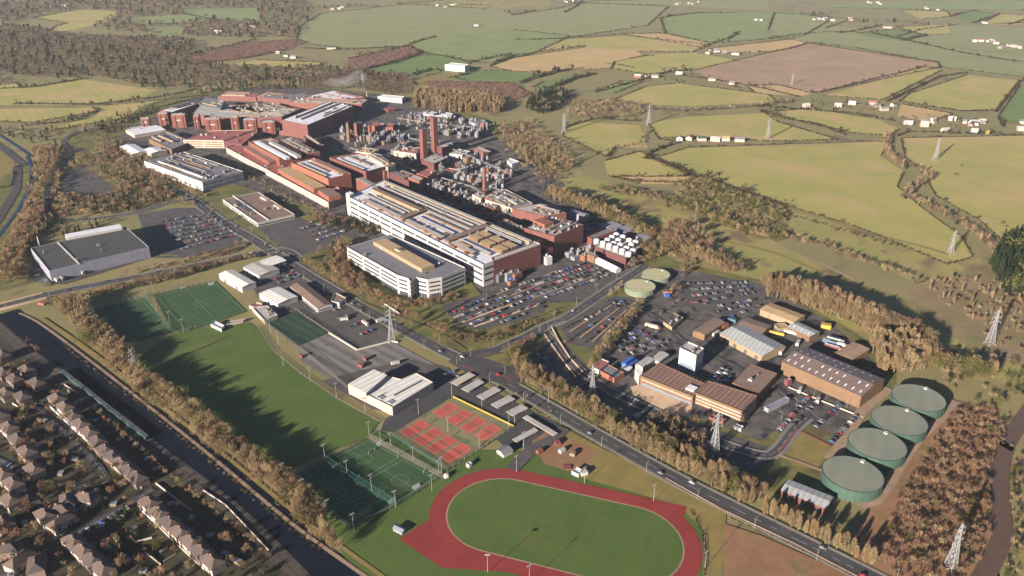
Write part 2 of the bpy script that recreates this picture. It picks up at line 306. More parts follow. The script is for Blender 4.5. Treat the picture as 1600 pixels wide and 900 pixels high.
# fields: material, outline in photo pixels
for name, m, pts in [
 ('field','sage','470,40 500,22 640,6 760,8 800,25 800,60 690,84 640,72 540,76 462,66'),
 ('field','sage','800,24 870,14 905,4 1045,10 1012,40 882,60 800,62'),
 ('field','pasture','1032,28 1100,19 1250,20 1300,30 1255,56 1180,63 1112,68 1040,52'),
 ('field','sage','1200,54 1262,38 1400,50 1440,70 1600,96 1600,132 1470,105 1465,98 1262,67'),
 ('field','sage','1440,46 1500,38 1600,44 1600,92 1450,70 1400,58'),
 ('field','sage','1210,20 1330,30 1290,44 1200,48'),
 ('field','lush','1338,52 1400,46 1450,56 1410,64 1350,56'),
 ('field','lush','1486,26 1520,17 1560,22 1518,36'),
 ('field','olive','1532,38 1562,22 1600,24 1600,32 1580,39'),
 ('field','olive','1400,42 1480,38 1486,54 1440,54'),
 ('field','olive','1410,16 1480,18 1486,26 1440,30'),
 ('field','pasture','640,70 680,56 800,46 890,56 880,62 832,84 770,98 735,97 690,87 655,82'),
 ('field','pasture','200,27 290,22 330,30 290,37 205,38'),
 ('field','olive','52,28 120,15 190,18 158,36 110,48 70,55 85,42 105,36'),
 ('field','pasture','225,40 292,42 285,54 265,58 228,50'),
 ('field','pasture','272,14 400,12 410,36 335,30 292,22'),
 ('field','coppice','284,91 400,66 465,62 482,66 450,78 400,88 296,101'),
 ('field','olive','338,102 400,94 510,98 480,107 380,106'),
 ('field','coppice','544,92 640,73 662,80 602,100 572,107 538,101'),
 ('field','lush','575,108 655,86 690,87 735,97 732,103 692,112 645,119'),
 ('field','rough','645,125 690,113 722,118 700,128 652,136'),
 ('field','coppice','668,128 800,130 832,148 795,160 740,150 670,141'),
 ('field','lush','708,121 745,111 800,110 848,118 800,131 730,127'),
 ('field','stubble','765,104 800,91 915,74 990,77 1005,87 960,97 955,107 860,113 800,112'),
 ('field','olive','960,97 1010,86 1080,82 1130,90 1162,97 1080,110 1010,116 955,108'),
 ('field','olive','882,62 980,56 1110,70 1080,82 1000,80 915,74 832,84'),
 ('field','stubble','970,53 1030,52 1112,68 1090,73 1004,58'),
 ('field','stubble','1108,76 1240,61 1266,70 1200,81 1120,83'),
 ('field','plough','1080,111 1200,83 1262,68 1465,98 1471,105 1352,130 1282,144 1256,150 1130,131'),
 ('field','stubble','1165,134 1215,133 1268,146 1254,150 1180,146'),
 ('field','lush','832,136 850,128 897,115 906,120 858,138'),
 ('field','pasture','930,142 975,126 1004,128 960,146'),
 ('field','olive','960,156 1010,135 1062,130 1200,148 1215,160 1080,166 1000,163'),
 ('field','olive','1285,150 1442,106 1472,110 1450,121 1380,156'),
 ('field','olive','1405,160 1420,147 1512,117 1592,126 1558,173 1498,173'),
 ('field','stubble','1402,182 1408,163 1490,178 1452,190'),
 ('field','lush','1560,182 1594,133 1600,131 1600,196 1568,192'),
 ('field','olive','880,203 905,190 1000,196 1012,232 962,229 948,246 880,214'),
 ('field','olive','1012,192 1080,182 1195,177 1212,190 1310,219 1200,221 1150,217 1060,215 1030,218'),
 ('field','olive','1190,176 1268,170 1370,186 1406,202 1384,212 1330,208 1270,192 1210,184'),
 ('field','olive','944,252 1000,237 1030,252 1088,278 1050,286 1000,284 950,276'),
 ('field','stubble','955,276 1010,277 1080,276 1096,282 1060,288 1000,288'),
 ('field','olive','1028,246 1075,231 1370,221 1388,224 1376,244 1412,268 1402,292 1440,325 1502,370 1520,402 1480,414 1440,396 1330,352 1240,325 1150,295 1080,272 1045,259'),
 ('field','olive','1408,216 1600,212 1600,398 1562,374 1532,346 1462,306 1448,280 1430,258 1414,246'),
 ('field','meadow','1240,330 1330,354 1440,398 1500,414 1530,404 1550,430 1500,450 1440,444 1330,400 1230,360'),
 ('field','meadow','872,276 900,266 950,286 1010,310 1080,340 1200,372 1330,440 1430,480 1560,552 1600,574 1600,610 1500,590 1440,560 1300,500 1160,440 1050,370 950,330 880,305'),
 ('field','olive','0,142 26,130 34,138 130,124 246,141 226,151 160,160 100,165 0,164'),
 ('field','olive','155,166 325,149 250,168 190,186 62,206 100,195 152,180'),
 ('field','olive','8,170 145,168 152,175 42,193 0,186'),
 ('field','rough','0,218 12,226 22,245 24,268 18,290 0,318'),
 ('field','sage','880,4 1000,0 1200,2 1200,16 1040,9'),
 ('field','meadow','620,6 700,0 860,0 860,10 760,14'),
 ('field','pasture','1300,4 1600,2 1600,16 1480,16 1300,12'),
]: sheet(name, pts, m, sm=False)
ribbon('path','1028,252 1100,284 1240,326 1340,358 1450,388 1482,398', 6, 'rough')
ribbon('path','1100,372 1200,392 1290,428 1400,466 1500,500 1600,540', 7, 'rough')
ribbon('path','1180,376 1260,402 1340,440', 5, 'gravel')
ribbon('path','1000,236 1010,224 1060,222 1200,228 1300,224 1380,220', 5, 'gravel')
# built-up ground
sheet('ground_cover','170,200 225,165 300,140 420,130 640,150 700,168 760,185 790,215 860,250 880,300 1010,365 1030,395 1060,410 1200,440 1400,560 1400,600 1300,700 1290,800 1180,760 930,655 860,620 800,600 740,572 560,470 400,370 300,310 150,290 60,330 60,440 0,470 0,330 60,250 130,205','verge')
sheet('industrial_yard','218,195 300,155 420,134 600,148 700,172 745,190 800,235 870,275 900,310 1010,368 1000,420 960,452 840,470 752,462 640,440 540,366 480,322 400,300 340,262 280,245 190,240 180,215','yard')
sheet('industrial_yard','990,452 1060,420 1190,445 1300,505 1385,585 1380,610 1325,690 1240,650 1190,690 1125,665 1040,640 940,592 930,560','yard')
sheet('industrial_yard','810,580 870,520 935,592 1060,650 1200,700 1215,712 1180,742 1130,730 1060,690 960,660 850,612','tarmac')
sheet('car_park','690,478 740,462 860,458 850,490 815,505 745,515 710,505','tarmac')
sheet('car_park','762,456 800,438 880,408 975,425 962,446 920,466 850,470 780,470','tarmac')
sheet('car_park','872,512 960,462 990,468 945,530 925,545 895,540','tarmac')
sheet('car_park','1060,436 1110,428 1200,450 1190,480 1130,494 1060,470','tarmac')
sheet('car_park','215,335 275,325 330,325 378,372 372,385 300,400 240,398 232,384','tarmac')
sheet('car_park','480,500 512,474 540,466 612,520 608,532 560,547 520,520','tarmac')
sheet('car_park','465,542 514,521 560,548 612,534 680,570 660,588 630,580 560,590 545,612 470,565','stripedlot')
sheet('yard','500,596 560,580 640,562 700,575 720,590 690,600 670,612 620,645 580,640 540,615','tarmac')
sheet('yard','400,478 460,450 520,470 470,500 430,505','tarmac')
sheet('yard','385,420 440,400 480,415 520,462 450,470 400,460','tarmac')
sheet('yard','602,655 680,605 722,588 880,668 862,690 800,705 790,700 702,622 620,680 595,672','asphalt')
sheet('car_park','100,270 130,260 190,300 150,310 95,305','tarmac')
sheet('car_park','372,330 420,318 470,345 540,360 530,385 470,400 440,390','tarmac')
sheet('yard','40,440 60,390 240,385 245,400 100,445','asphalt')
sheet('courtyard','985,605 1005,600 1082,632 1078,652 1050,648 990,618','paving')
# residential ground in the lower left corner
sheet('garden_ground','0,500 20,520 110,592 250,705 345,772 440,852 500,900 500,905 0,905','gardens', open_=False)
sheet('ground_cover','1425,452 1500,426 1560,432 1606,462 1606,590 1540,560 1480,520 1430,484','reeds')
# sports grounds
sheet('playing_field','196,575 236,545 270,521 330,510 388,504 402,512 430,552 470,585 530,626 592,660 574,686 500,712 440,740 400,716 330,664 250,610','pitchgrass')
sheet('sports_pitch','132,487 224,466 268,520 178,541','astro')
sheet('sports_pitch','240,461 337,440 386,487 290,521 268,516','astro')
sheet('sports_pitch','410,502 462,486 512,521 464,542','astrodark')
sheet('playing_field','590,672 640,700 800,706 930,700 1128,812 1132,905 560,905 470,760','pitchgrass')
sheet('sports_pitch','576,686 687,747 620,790 510,720','astro')
sheet('sports_pitch','508,722 619,792 548,826 446,749','astro')
sheet('path','572,684 690,748 698,742 580,678','gravel')
sheet('ground_cover','880,668 940,700 1135,800 1128,900 1098,905 1100,830 1060,790 900,745','rough')
sheet('ground_cover','1130,818 1190,838 1330,900 1330,906 1130,906','bareearth')
sheet('ground_cover','1490,625 1560,640 1570,700 1550,760 1550,905 1360,905 1330,890 1340,820 1400,740','bareearth')
sheet('ground_cover','1560,905 1600,760 1600,905','verge')
sheet('ground_cover','1215,705 1245,672 1300,698 1275,735 1240,728','rough')
sheet('ground_cover','830,690 858,672 935,706 905,742 850,725','bareearth')
def wline(poly, wd, m, closed=False, name='pitch_marking'):
    """painted line along a world polyline"""
    ZL[0] += 0.002; zz = ZL[0]; q = list(poly)+([poly[0]] if closed else []); b = MB()
    for (x0, y0), (x1, y1) in zip(q, q[1:]):
        L = math.hypot(x1-x0, y1-y0) or 1; nx, ny = -(y1-y0)/L*wd/2, (x1-x0)/L*wd/2
        b.face([(x0+nx, y0+ny, zz), (x0-nx, y0-ny, zz), (x1-nx, y1-ny, zz), (x1+nx, y1+ny, zz)], m)
    o = b.build(name); o['kind'] = 'structure'
def quad(c, u0, v0, u1, v1):                       # bilinear part of a world quad
    f = lambda u, v: tuple((c[0][k]*(1-u)+c[1][k]*u)*(1-v)+(c[3][k]*(1-u)+c[2][k]*u)*v for k in (0, 1))
    return [f(u0, v0), f(u1, v0), f(u1, v1), f(u0, v1)]
def circ(c, r, n=28): return [(c[0]+r*math.cos(k*6.2832/n), c[1]+r*math.sin(k*6.2832/n)) for k in range(n)]
for s, nsub in (('132,487 224,466 268,520 178,541', 1), ('240,461 337,440 386,487 290,521', 1), ('576,686 687,747 620,790 510,720', 2), ('508,722 619,792 548,826 446,749', 3)):
    c = [G(*p) for p in P(s)]
    for k in range(nsub):
        q = quad(c, k/nsub+0.03, 0.05, (k+1)/nsub-0.03, 0.95); wline(q, 0.25, 'pitchline', True)
        if nsub < 3 or k: 
            wline(quad(q, 0.5, 0, 0.5, 1)[1:3] if nsub == 1 else quad(q, 0, 0.5, 1, 0.5)[:2], 0.22, 'pitchline')
        cc = quad(q, 0.5, 0.5, 0.5, 0.5)[0]; wline(circ(cc, 6), 0.22, 'pitchline', True)
# running track: a true 400 m oval
TH = -0.336; ct, st = math.cos(TH), math.sin(TH)
TC = [None]
def oval(r, hl=42.2, n=24):
    cx, cy = TC[0]; out = []
    for sgn in (1, -1):
        for k in range(n+1):
            a = (-math.pi/2 + math.pi*k/n) if sgn > 0 else (math.pi/2 + math.pi*k/n)
            x = sgn*hl + r*math.cos(a); y = r*math.sin(a); out.append((cx+x*ct-y*st, cy+x*st+y*ct))
    return out
tcx, tcy = G(878, 826); TC[0] = (tcx, tcy)
def wsheet(name, w_, m):
    ZL[0] += 0.005; b = MB(); q = w_ if area(w_) > 0 else w_[::-1]; b.face([(*p, ZL[0]) for p in q], m); o = b.build(name); o['kind'] = 'structure'; OPEN.append(w_)
wsheet('running_track', oval(48.0), 'trackred')
cx, cy = TC[0]
wsheet('running_track', [(cx+x*ct-y*st, cy+x*st+y*ct) for x, y in ((-20, 36), (74, 38.4), (74, 47.9), (-20, 48))], 'trackred')   # sprint straight
wsheet('running_track', [(cx+x*ct-y*st, cy+x*st+y*ct) for x, y in ((-96, -44), (-60, -58), (-20, -48), (-36, -20), (-84, -18))], 'trackred')
wsheet('field', oval(36.0), 'pitchgrass')
wline(oval(36.4), 1.1, 'gravel', True, 'kerb')
for k in range(1, 8): wline(oval(36.9+k*1.25), 0.1, 'courtred', True, 'lane_marking')
# tennis courts
CT = [G(*p) for p in ((707.3, 621.6), (802.2, 668.2), (698, 736.6), (609.3, 679.9))]
ZL[0] += 0.005; sheet('tennis_court', '707.3,621.6 802.2,668.2 698,736.6 609.3,679.9', 'courtgreen')
for v0, v1 in ((0.10, 0.40), (0.57, 0.90)):
    for k in range(4):
        u0 = 0.045+k*0.235
        for a, c in ((v0, v0+0.13), (v0+0.145, v1)):
            wsheet('tennis_court', quad(CT, u0, a, u0+0.19, c), 'courtred')
        wline(quad(CT, u0+0.015, v0+0.01, u0+0.16, v1-0.01), 0.1, 'ribwhite', True, 'court_marking')
        wline(quad(CT, u0, v0+0.137, u0+0.175, v0+0.137)[:2], 0.25, 'astrodark', False, 'court_marking')
# water
ribbon('canal','0,212 25,228 42,246 50,268 46,292 34,318 14,348 -5,372', 4.5, 'bluewater')
ribbon('canal','6,490 24,506 60,525 110,562 180,618 240,664 300,710 372,770 450,840 520,905', 25, 'water')  # canal and railway bed: embankment shade put into their near-black colours
ribbon('railway_bed','-10,505 30,540 95,588 160,638 245,705 330,770 400,832 470,905', 11, 'ballast')
for s in (-3.1, -1.6, 1.6, 3.1): ribbon('rail','-10,505 30,540 95,588 160,638 245,705 330,770 400,832 470,905', 0.16, 'dirtysteel', lift=0.15, shift=s)
ribbon('towpath','30,490 62,506 130,556 230,634 330,714 430,798 500,852 580,908', 2.6, 'gravel')
ribbon('path','60,500 132,550 232,628 332,707 430,788 500,842 590,908', 3.0, 'rough', shift=4)
ribbon('path','-5,345 15,315 26,285 26,262 15,240 -5,226', 12, 'asphalt')
ribbon('river','1606,645 1590,668 1572,698 1562,735 1563,785 1566,830 1552,872 1530,912', 12, 'river')
# roads
MAIN = '262,292 300,312 345,345 400,377 460,417 560,477 640,521 700,553 745,574 800,604 900,662 960,696 1050,746 1150,797 1250,847 1365,905'
main_w = road('road', MAIN, 13)
b_w = road('road','-10,482 70,462 180,440 260,425 340,408 400,397 445,392 470,410', 12)
road('road','452,404 420,392 380,380 300,400 240,402', 6, kerb=False)
j_w = road('road','728,570 770,550 815,530 850,512 880,500 900,488 935,464 962,446 985,432 1010,415', 11)
road('road','880,500 850,512 866,535 890,565 920,590 960,615 1040,652 1120,690 1190,712 1215,704 1240,672 1262,652', 8)
road('road','945,470 985,480 1030,500 1075,540 1120,560 1200,600 1262,652', 7, kerb=False)
road('road','300,312 260,318 215,332 150,342 100,345', 9)
road('road','100,345 75,330 78,290 100,255 110,240 100,220 130,205 170,200 215,196', 9, kerb=False)
road('road','345,350 400,330 420,320 480,350 560,372', 7, kerb=False)
road('road','700,475 760,470 850,472 940,470', 6, kerb=False)
road('road','300,312 330,292 345,282 400,298 450,318', 6, kerb=False)
road('road','110,852 75,815 40,770 0,730', 6, kerb=False); road('road','0,905 60,868 120,835 200,790 240,765', 6, kerb=False)
road('road','0,720 40,740 105,760 165,745 60,640 30,610 0,600', 5, kerb=False)
sheet('road_junction','722,552 770,545 795,560 815,600 780,600 735,588 700,566','asphalt')
for s in ('745,560 758,556 768,552', '722,572 745,583', '770,586 790,590 800,598', '855,612 880,628 905,644'): ribbon('road_marking', s, 2.2, 'redpaint')
ribbon('path','1340,792 1372,780 1398,742 1432,690 1472,652 1494,628', 8, 'gravel')
ribbon('path','1215,712 1300,745 1345,790', 3, 'gravel')
ribbon('path','1390,608 1350,640 1312,700 1296,720', 9, 'gravel')
ribbon('path','1215,708 1245,672', 1.2, 'redkerb'); ribbon('path','1245,672 1300,699', 1.2, 'redkerb')
ribbon('path','800,735 830,705 862,688 882,670', 10, 'tarmac')
LAWN = ['690,452 735,440 752,462 700,474','822,498 868,485 876,489 838,508','560,470 690,520 730,548 700,545 640,515','755,560 790,552 800,575']
for s in LAWN: sheet('lawn', s, 'verge')
for s in ('708,498 780,470', '722,505 800,476', '740,512 840,478', '775,462 870,424', '790,466 890,428', '830,468 930,432', '890,520 955,478', '905,530 968,482', '925,536 980,485'): ribbon('pavement', s, 2.4, 'paving' if s[0] == '7' and s[1] in '024' else 'gravel', 1, lift=0.1)
# ------------------------------------------------------------------ buildings
def rectpts(w3):
    a, b, c = w3; ux, uy = b[0]-a[0], b[1]-a[1]; l2 = ux*ux+uy*uy; px_, py_ = c[0]-b[0], c[1]-b[1]
    k = (px_*ux+py_*uy)/l2; vx, vy = px_-k*ux, py_-k*uy
    return [a, b, (b[0]+vx, b[1]+vy), (a[0]+vx, a[1]+vy)]
def ccw(p): return p if area(p) > 0 else p[::-1]
def cen(p): return (sum(q[0] for q in p)/len(p), sum(q[1] for q in p)/len(p))
def inset(p, dist):
    p = ccw(p); n = len(p); out = []
    for i in range(n):
        a, b, c = p[i-1], p[i], p[(i+1) % n]
        def nrm(u, v): L = math.hypot(v[0]-u[0], v[1]-u[1]) or 1; return (-(v[1]-u[1])/L, (v[0]-u[0])/L)
        n1, n2 = nrm(a, b), nrm(b, c); dx, dy = n1[0]+n2[0], n1[1]+n2[1]; k = dist/max(0.35, (dx*dx+dy*dy)/2)
        out.append((b[0]+dx*k, b[1]+dy*k))
    return out
HINT = []
def bld(label, pts, h, wall='cream', roof='greyroof', cat='factory', name=None, gable=0, bands=(), units=0, pipes=0, skylights=0, group=None, doors=0, parapet=0.7, umat='dirtysteel', ribs=0, ridges=None):
    """pts: roof corners in photo pixels at height h (three = a rectangle)"""
    w_ = [G(*p, h) for p in P(pts)]
    if len(w_) == 3: w_ = rectpts(w_)
    w_ = ccw(w_); c = cen(w_); OPEN.append(w_)
    name = name or cat.replace(' ', '_')
    e = empty(name, c[0], c[1], 0, label, cat, group); off = (c[0], c[1], 0)
    n = len(w_); le = max(range(n), key=lambda i: math.hypot(w_[(i+1) % n][0]-w_[i][0], w_[(i+1) % n][1]-w_[i][1]))
    a0, a1 = w_[le], w_[(le+1) % n]; L = math.hypot(a1[0]-a0[0], a1[1]-a0[1]); u = ((a1[0]-a0[0])/L, (a1[1]-a0[1])/L); v = (-u[1], u[0])
    Wd = max((p[0]-a0[0])*v[0]+(p[1]-a0[1])*v[1] for p in w_); ang = math.atan2(u[1], u[0])
    def loc(s, t): return (a0[0]+u[0]*s+v[0]*t, a0[1]+u[1]*s+v[1]*t)
    wb = MB(); rb = MB()
    if gable and n == 4:
        ra, rb_ = loc(0, Wd/2), loc(L, Wd/2); A, B, Cc, D = loc(0, 0), loc(L, 0), loc(L, Wd), loc(0, Wd)
        for p, q in ((A, B), (Cc, D)): wb.face([(*p, 0), (*q, 0), (*q, h), (*p, h)], wall)
        wb.face([(*B, 0), (*Cc, 0), (*Cc, h), (*rb_, h+gable), (*B, h)], wall); wb.face([(*D, 0), (*A, 0), (*A, h), (*ra, h+gable), (*D, h)], wall)
        o_ = 0.4; k = gable/(Wd/2)
        for s in (-1, 1):
            t0 = -o_ if s < 0 else Wd+o_
            e0, e1 = loc(-o_, t0), loc(L+o_, t0); r0, r1 = loc(-o_, Wd/2), loc(L+o_, Wd/2); zl = h-o_*k+0.15; zr = h+gable+0.15
            q = [(*e0, zl), (*e1, zl), (*r1, zr), (*r0, zr)]
            rb.face(q if s < 0 else q[::-1], roof); rb.face([(x, y, z-0.14) for x, y, z in (q if s > 0 else q[::-1])], roof)
        hz = lambda t: h+0.18+k*min(t, Wd-t)
    else:
        inn = inset(w_, 0.45)
        for i in range(n):
            a, b2 = w_[i], w_[(i+1) % n]; ai, bi = inn[i], inn[(i+1) % n]; t = h+parapet
            wb.face([(*a, 0), (*b2, 0), (*b2, t), (*a, t)], wall); wb.face([(*a, t), (*b2, t), (*bi, t), (*ai, t)], wall); wb.face([(*bi, h-0.1), (*ai, h-0.1), (*ai, t), (*bi, t)], wall)
        rb.face([(*p, h) for p in inn], roof); hz = lambda t: h
    wb.build('wall', e, off)
    ro = rb.build('roof', e, off)
    # window bands on the walls that face the camera
    for (edges, zs, hh, m) in bands:
        for z in zs:
            for i in range(n):
                a, b2 = w_[i], w_[(i+1) % n]; nx, ny = b2[1]-a[1], -(b2[0]-a[0])
                if nx*(0-a[0])+ny*(0-a[1]) <= 0: continue
                l = math.hypot(nx, ny)
                if l < 7: continue
                nx, ny = nx/l, ny/l; ux, uy = (b2[0]-a[0])/l, (b2[1]-a[1])/l; bb = MB(); k = max(1, int(l/26)) if edges == 'seg' else 1
                for j in range(k):
                    s0, s1 = l*j/k+1.6, l*(j+1)/k-1.6; q = [(a[0]+ux*s+nx*o3, a[1]+uy*s+ny*o3) for s, o3 in ((s0, 0.06), (s1, 0.06))]
                    bb.face([(*q[0], z), (*q[1], z), (*q[1], z+hh), (*q[0], z+hh)], m)
                    if edges in ('seg', 'full'):
                        for s in np.arange(s0+1.5, s1-1, 3.0): 
                            p0 = (a[0]+ux*s+nx*0.1, a[1]+uy*s+ny*0.1); p1 = (p0[0]+ux*0.16, p0[1]+uy*0.16)
                            bb.face([(*p0, z), (*p1, z), (*p1, z+hh), (*p0, z+hh)], wall)
                bb.build('window_band', e, off)
    if doors:
        best = None
        for i in range(n):
            a, b2 = w_[i], w_[(i+1) % n]; nx, ny = b2[1]-a[1], -(b2[0]-a[0]); l = math.hypot(nx, ny)
            if nx*(0-a[0])+ny*(0-a[1]) > 0 and l > 8 and (best is None or l > best[0]): best = (l, a, (nx/l, ny/l), ((b2[0]-a[0])/l, (b2[1]-a[1])/l))
        if best:
            l, a, nn, uu = best
            for j in range(doors):
                s = l*(j+0.5)/doors; db = MB(); dw, dh = 3.4, min(4.2, h*0.6)
                q = [(a[0]+uu[0]*(s+k)+nn[0]*0.08, a[1]+uu[1]*(s+k)+nn[1]*0.08) for k in (-dw/2, dw/2)]
                db.face([(*q[0], 0.1), (*q[1], 0.1), (*q[1], dh), (*q[0], dh)], 'slate'); db.build('door', e, off)
    rr = random.Random(label); 
    def ok(s, t, m_=1.5): 
        return all(inside(*loc(s+i, t+j), w_) for i in (-m_, m_) for j in (-m_, m_))
    for k in range(units):
        s, t = rr.uniform(3, L-3), rr.uniform(2.5, max(2.6, Wd-2.5))
        if not ok(s, t, 2): continue
        x, y = loc(s, t); ub = MB(); z = hz(t); kind = rr.random(); q = rr.choice(['dirtysteel', 'steel', 'brownwall', umat, 'paleroof'])
        if kind < 0.72:
            ub.box(x, y, z-0.2, rr.uniform(2.5, 7), rr.uniform(2, 4), rr.uniform(1.0, 2.6), ang, q, rr.choice(['steel', 'dirtysteel', 'paleroof'])); ub.cyl(x, y, z+1, 0.8, 1.9, 'steel', n=8)
        else: ub.cyl(x, y, z-0.2, rr.uniform(0.7, 1.5), rr.uniform(1.5, 4), q, n=10)
        ub.build('roof_unit', e, off)
    if ridges is None: ridges = 3 if cat in ('factory hall', 'factory range', 'process hall', 'canteen hall', 'production block') else 0
    for k in range(ridges):  # random raised spines, added for the shadow stripes they throw
        t = Wd*(k+0.5+rr.uniform(-.2, .2))/ridges; s0 = L*rr.uniform(0.03, 0.15); s1 = L*rr.uniform(0.6, 0.96); hh_ = rr.uniform(1.4, 3.2)
        while s1 > s0+8 and not (ok(s0, t, 1) and ok(s1, t, 1)): s0 += 2; s1 -= 2
        if s1 < s0+8: continue
        ub = MB(); ub.box(*loc((s0+s1)/2, t), hz(t)-0.1, s1-s0, rr.uniform(1.6, 4.5), hh_, ang, rr.choice(['tanwall', 'dirtysteel', 'brownwall', wall]), rr.choice(['paleroof', 'greyroof', 'brownroof', 'whiteroof'])); ub.build('roof_ridge', e, off)
    for k in range(pipes):
        t = rr.uniform(2, max(2.1, Wd-2)); s0 = rr.uniform(2, L*0.6); s1 = s0+rr.uniform(L*0.15, L*0.35)
        if not (ok(s0, t, 1) and ok(s1, t, 1)): continue
        x, y = loc((s0+s1)/2, t); ub = MB(); ub.box(x, y, hz(t)+0.5, s1-s0, 0.9, 0.9, ang, rr.choice(['steel', 'dirtysteel', 'tanwall', 'brownwall']))
        for s in np.arange(s0+0.5, s1, 8): ub.box(*loc(s, t), hz(t)-0.1, 0.3, 0.6, 0.65, ang, 'dirtysteel')
        ub.build('duct', e, off)
    for r_ in range(skylights):
        nrow = 4; kk = max(3, int(L/6.5))
        for j in range(kk):
            t = Wd*(r_+0.5)/skylights/1.0; s = L*(j+0.5)/kk; 
            if rr.random() < 0.12: continue
            sb = MB(); hw = Wd*0.028+0.9; kq = gable/(Wd/2) if gable else 0
            t0, t1 = t-hw, t+hw; q = [(*loc(s-0.55, t0), hz(t0)+0.05), (*loc(s+0.55, t0), hz(t0)+0.05), (*loc(s+0.55, t1), hz(t1)+0.05), (*loc(s-0.55, t1), hz(t1)+0.05)]
            sb.face(q, 'whiteroof'); sb.build('skylight', e, off)
    if ribs:
        for k in range(1, ribs):
            s = L*k/ribs; ub = MB()
            if gable:
                for ta, tb in ((0, Wd/2), (Wd/2, Wd)):
                    q = [(*loc(s-0.25, ta), hz(ta)+0.12), (*loc(s+0.25, ta), hz(ta)+0.12), (*loc(s+0.25, tb), hz(tb)+0.12), (*loc(s-0.25, tb), hz(tb)+0.12)]; ub.face(q, 'dirtysteel')
            else: ub.box(*loc(s, Wd/2), h-0.1, 0.5, Wd-1, 0.35, ang, 'dirtysteel')
            ub.build('roof_rib', e, off)
    e['_L'] = 0; del e['_L']
    return e, w_
def vol(e, name, pts, z0, z1, side, top=None, rect=True, zpx=None):
    """a raised volume on (or part of) building e, outlined in photo pixels at its top"""
    w_ = [G(*p, z1) for p in P(pts)]
    if len(w_) == 3: w_ = rectpts(w_)
    b = MB(); b.prism(ccw(w_), z0, z1, side, top or side); off = e.location
    o = b.build(name, e, tuple(off)); OPEN.append(w_); return o, w_

def strip(e, name, p0, p1, wd, z0, z1, side, top=None):
    a, c = G(*p0, z1), G(*p1, z1); L_ = math.hypot(c[0]-a[0], c[1]-a[1]); b = MB()
    b.box((a[0]+c[0])/2, (a[1]+c[1])/2, z0, L_, wd, z1-z0, math.atan2(c[1]-a[1], c[0]-a[0]), side, top); return b.build(name, e, tuple(e.location))
# --- sheds and halls of the north-west
e, _ = bld('wide dark-roofed warehouse with grey walls beside the bridge road', '48,388 77,424 231,385', 13, 'lilac', 'darkroof', 'warehouse', doors=0, pipes=0, units=4)
vol(e, 'plant_strip', '101,366 104,372 187,350', 12, 16, 'whitewall', 'whiteroof'); strip(e, 'roof_divider', (90, 378), (124, 412), 1.5, 12.9, 13.8, 'paleroof')
for k in range(7):
    x0, y0 = [(172, 410), (180, 408), (187, 406), (194, 404), (128, 428), (88, 440), (96, 438)][k]; g = G(x0, y0)
    t = empty('lorry_trailer', g[0], g[1], 0.7, 'white box trailer docked at the dark-roofed warehouse, %s from the left' % nth([4, 5, 6, 7, 3, 1, 2][k]-1), 'trailer', 'trailers docked at the dark-roofed warehouse', R(-40))
    tb = MB(); tb.box(0, 0, 0.9, 11, 2.5, 2.9, 0, 'whitewall'); tb.build('cargo_box', t)
    tb = MB(); tb.box(-3.2, 0, 0, 2.6, 2.3, 1.0, 0, 'tyre'); tb.build('bogie', t)
bld('grey flat-roofed production block with white pilastered left wall behind bare trees', '225,252 316,285 379,268', 14, 'whitewall', 'greyroof', 'production block', 'production_block', units=34, pipes=8, bands=[('seg', (3, 8.5), 2.2, 'lilac')])
e, _ = bld('low brown-grey roofed office with pale roof divisions beside the main road bend', '348,312 402,349 458,334', 5.5, 'whitewall', 'brownroof', 'office', 'low_office', units=5, bands=[('seg', (1.4,), 1.8, 'glass')])
strip(e, 'plant_box', (409, 306), (418, 311), 6, 5.4, 8, 'cream'); strip(e, 'plant_box', (430, 319), (439, 324), 6, 5.4, 8, 'cream')
strip(e, 'roof_divider', (364, 305), (420, 343), 1.6, 5.4, 6.6, 'whitewall'); strip(e, 'dark_courtyard', (371, 313), (392, 330), 9, 5.4, 5.9, 'slate')  # dark slab laid on the roof where the courtyard lies
bld('white pitched pavilion roof nearest the trees west of the campus', '187,229 207,241 226,234', 6, 'cream', 'whiteroof', 'pavilion', gable=1.5)
bld('white pavilion roof with a skylight next to the grey sawtooth roof', '222,234 236,240 259,234', 6, 'cream', 'whiteroof', 'pavilion', gable=1.5, units=1)
bld('long white-roofed canteen strip behind the grey sawtooth roof', '196,203 210,211 255,201', 6, 'cream', 'whiteroof', 'canteen', gable=1, units=3)
bld('small pale block at the west gate of the campus', '198,200 206,203 226,198', 5, 'brick', 'paleroof', 'gatehouse')
bld('broad grey sawtooth-roofed canteen hall in front of the brick blocks', '232,217 268,234 300,221 262,205', 8, 'brownwall', 'greyroof', 'canteen hall', 'canteen_hall', units=14, pipes=6)
bld('red-roofed administration block with a cream pilastered front', '286,219 349,220 397,203 325,205', 13, 'cream', 'redroof', 'office', 'administration_block', units=4, bands=[('seg', (2, 5.8, 9.4), 1.8, 'brownwall')])
bld('dark red wing joining the administration block to the stepped factory', '349,221 378,226 402,208 392,203', 12, 'darkred', 'redroof', 'office', 'factory_wing', units=3)  # dark red takes in the shade of the red-brown right facade
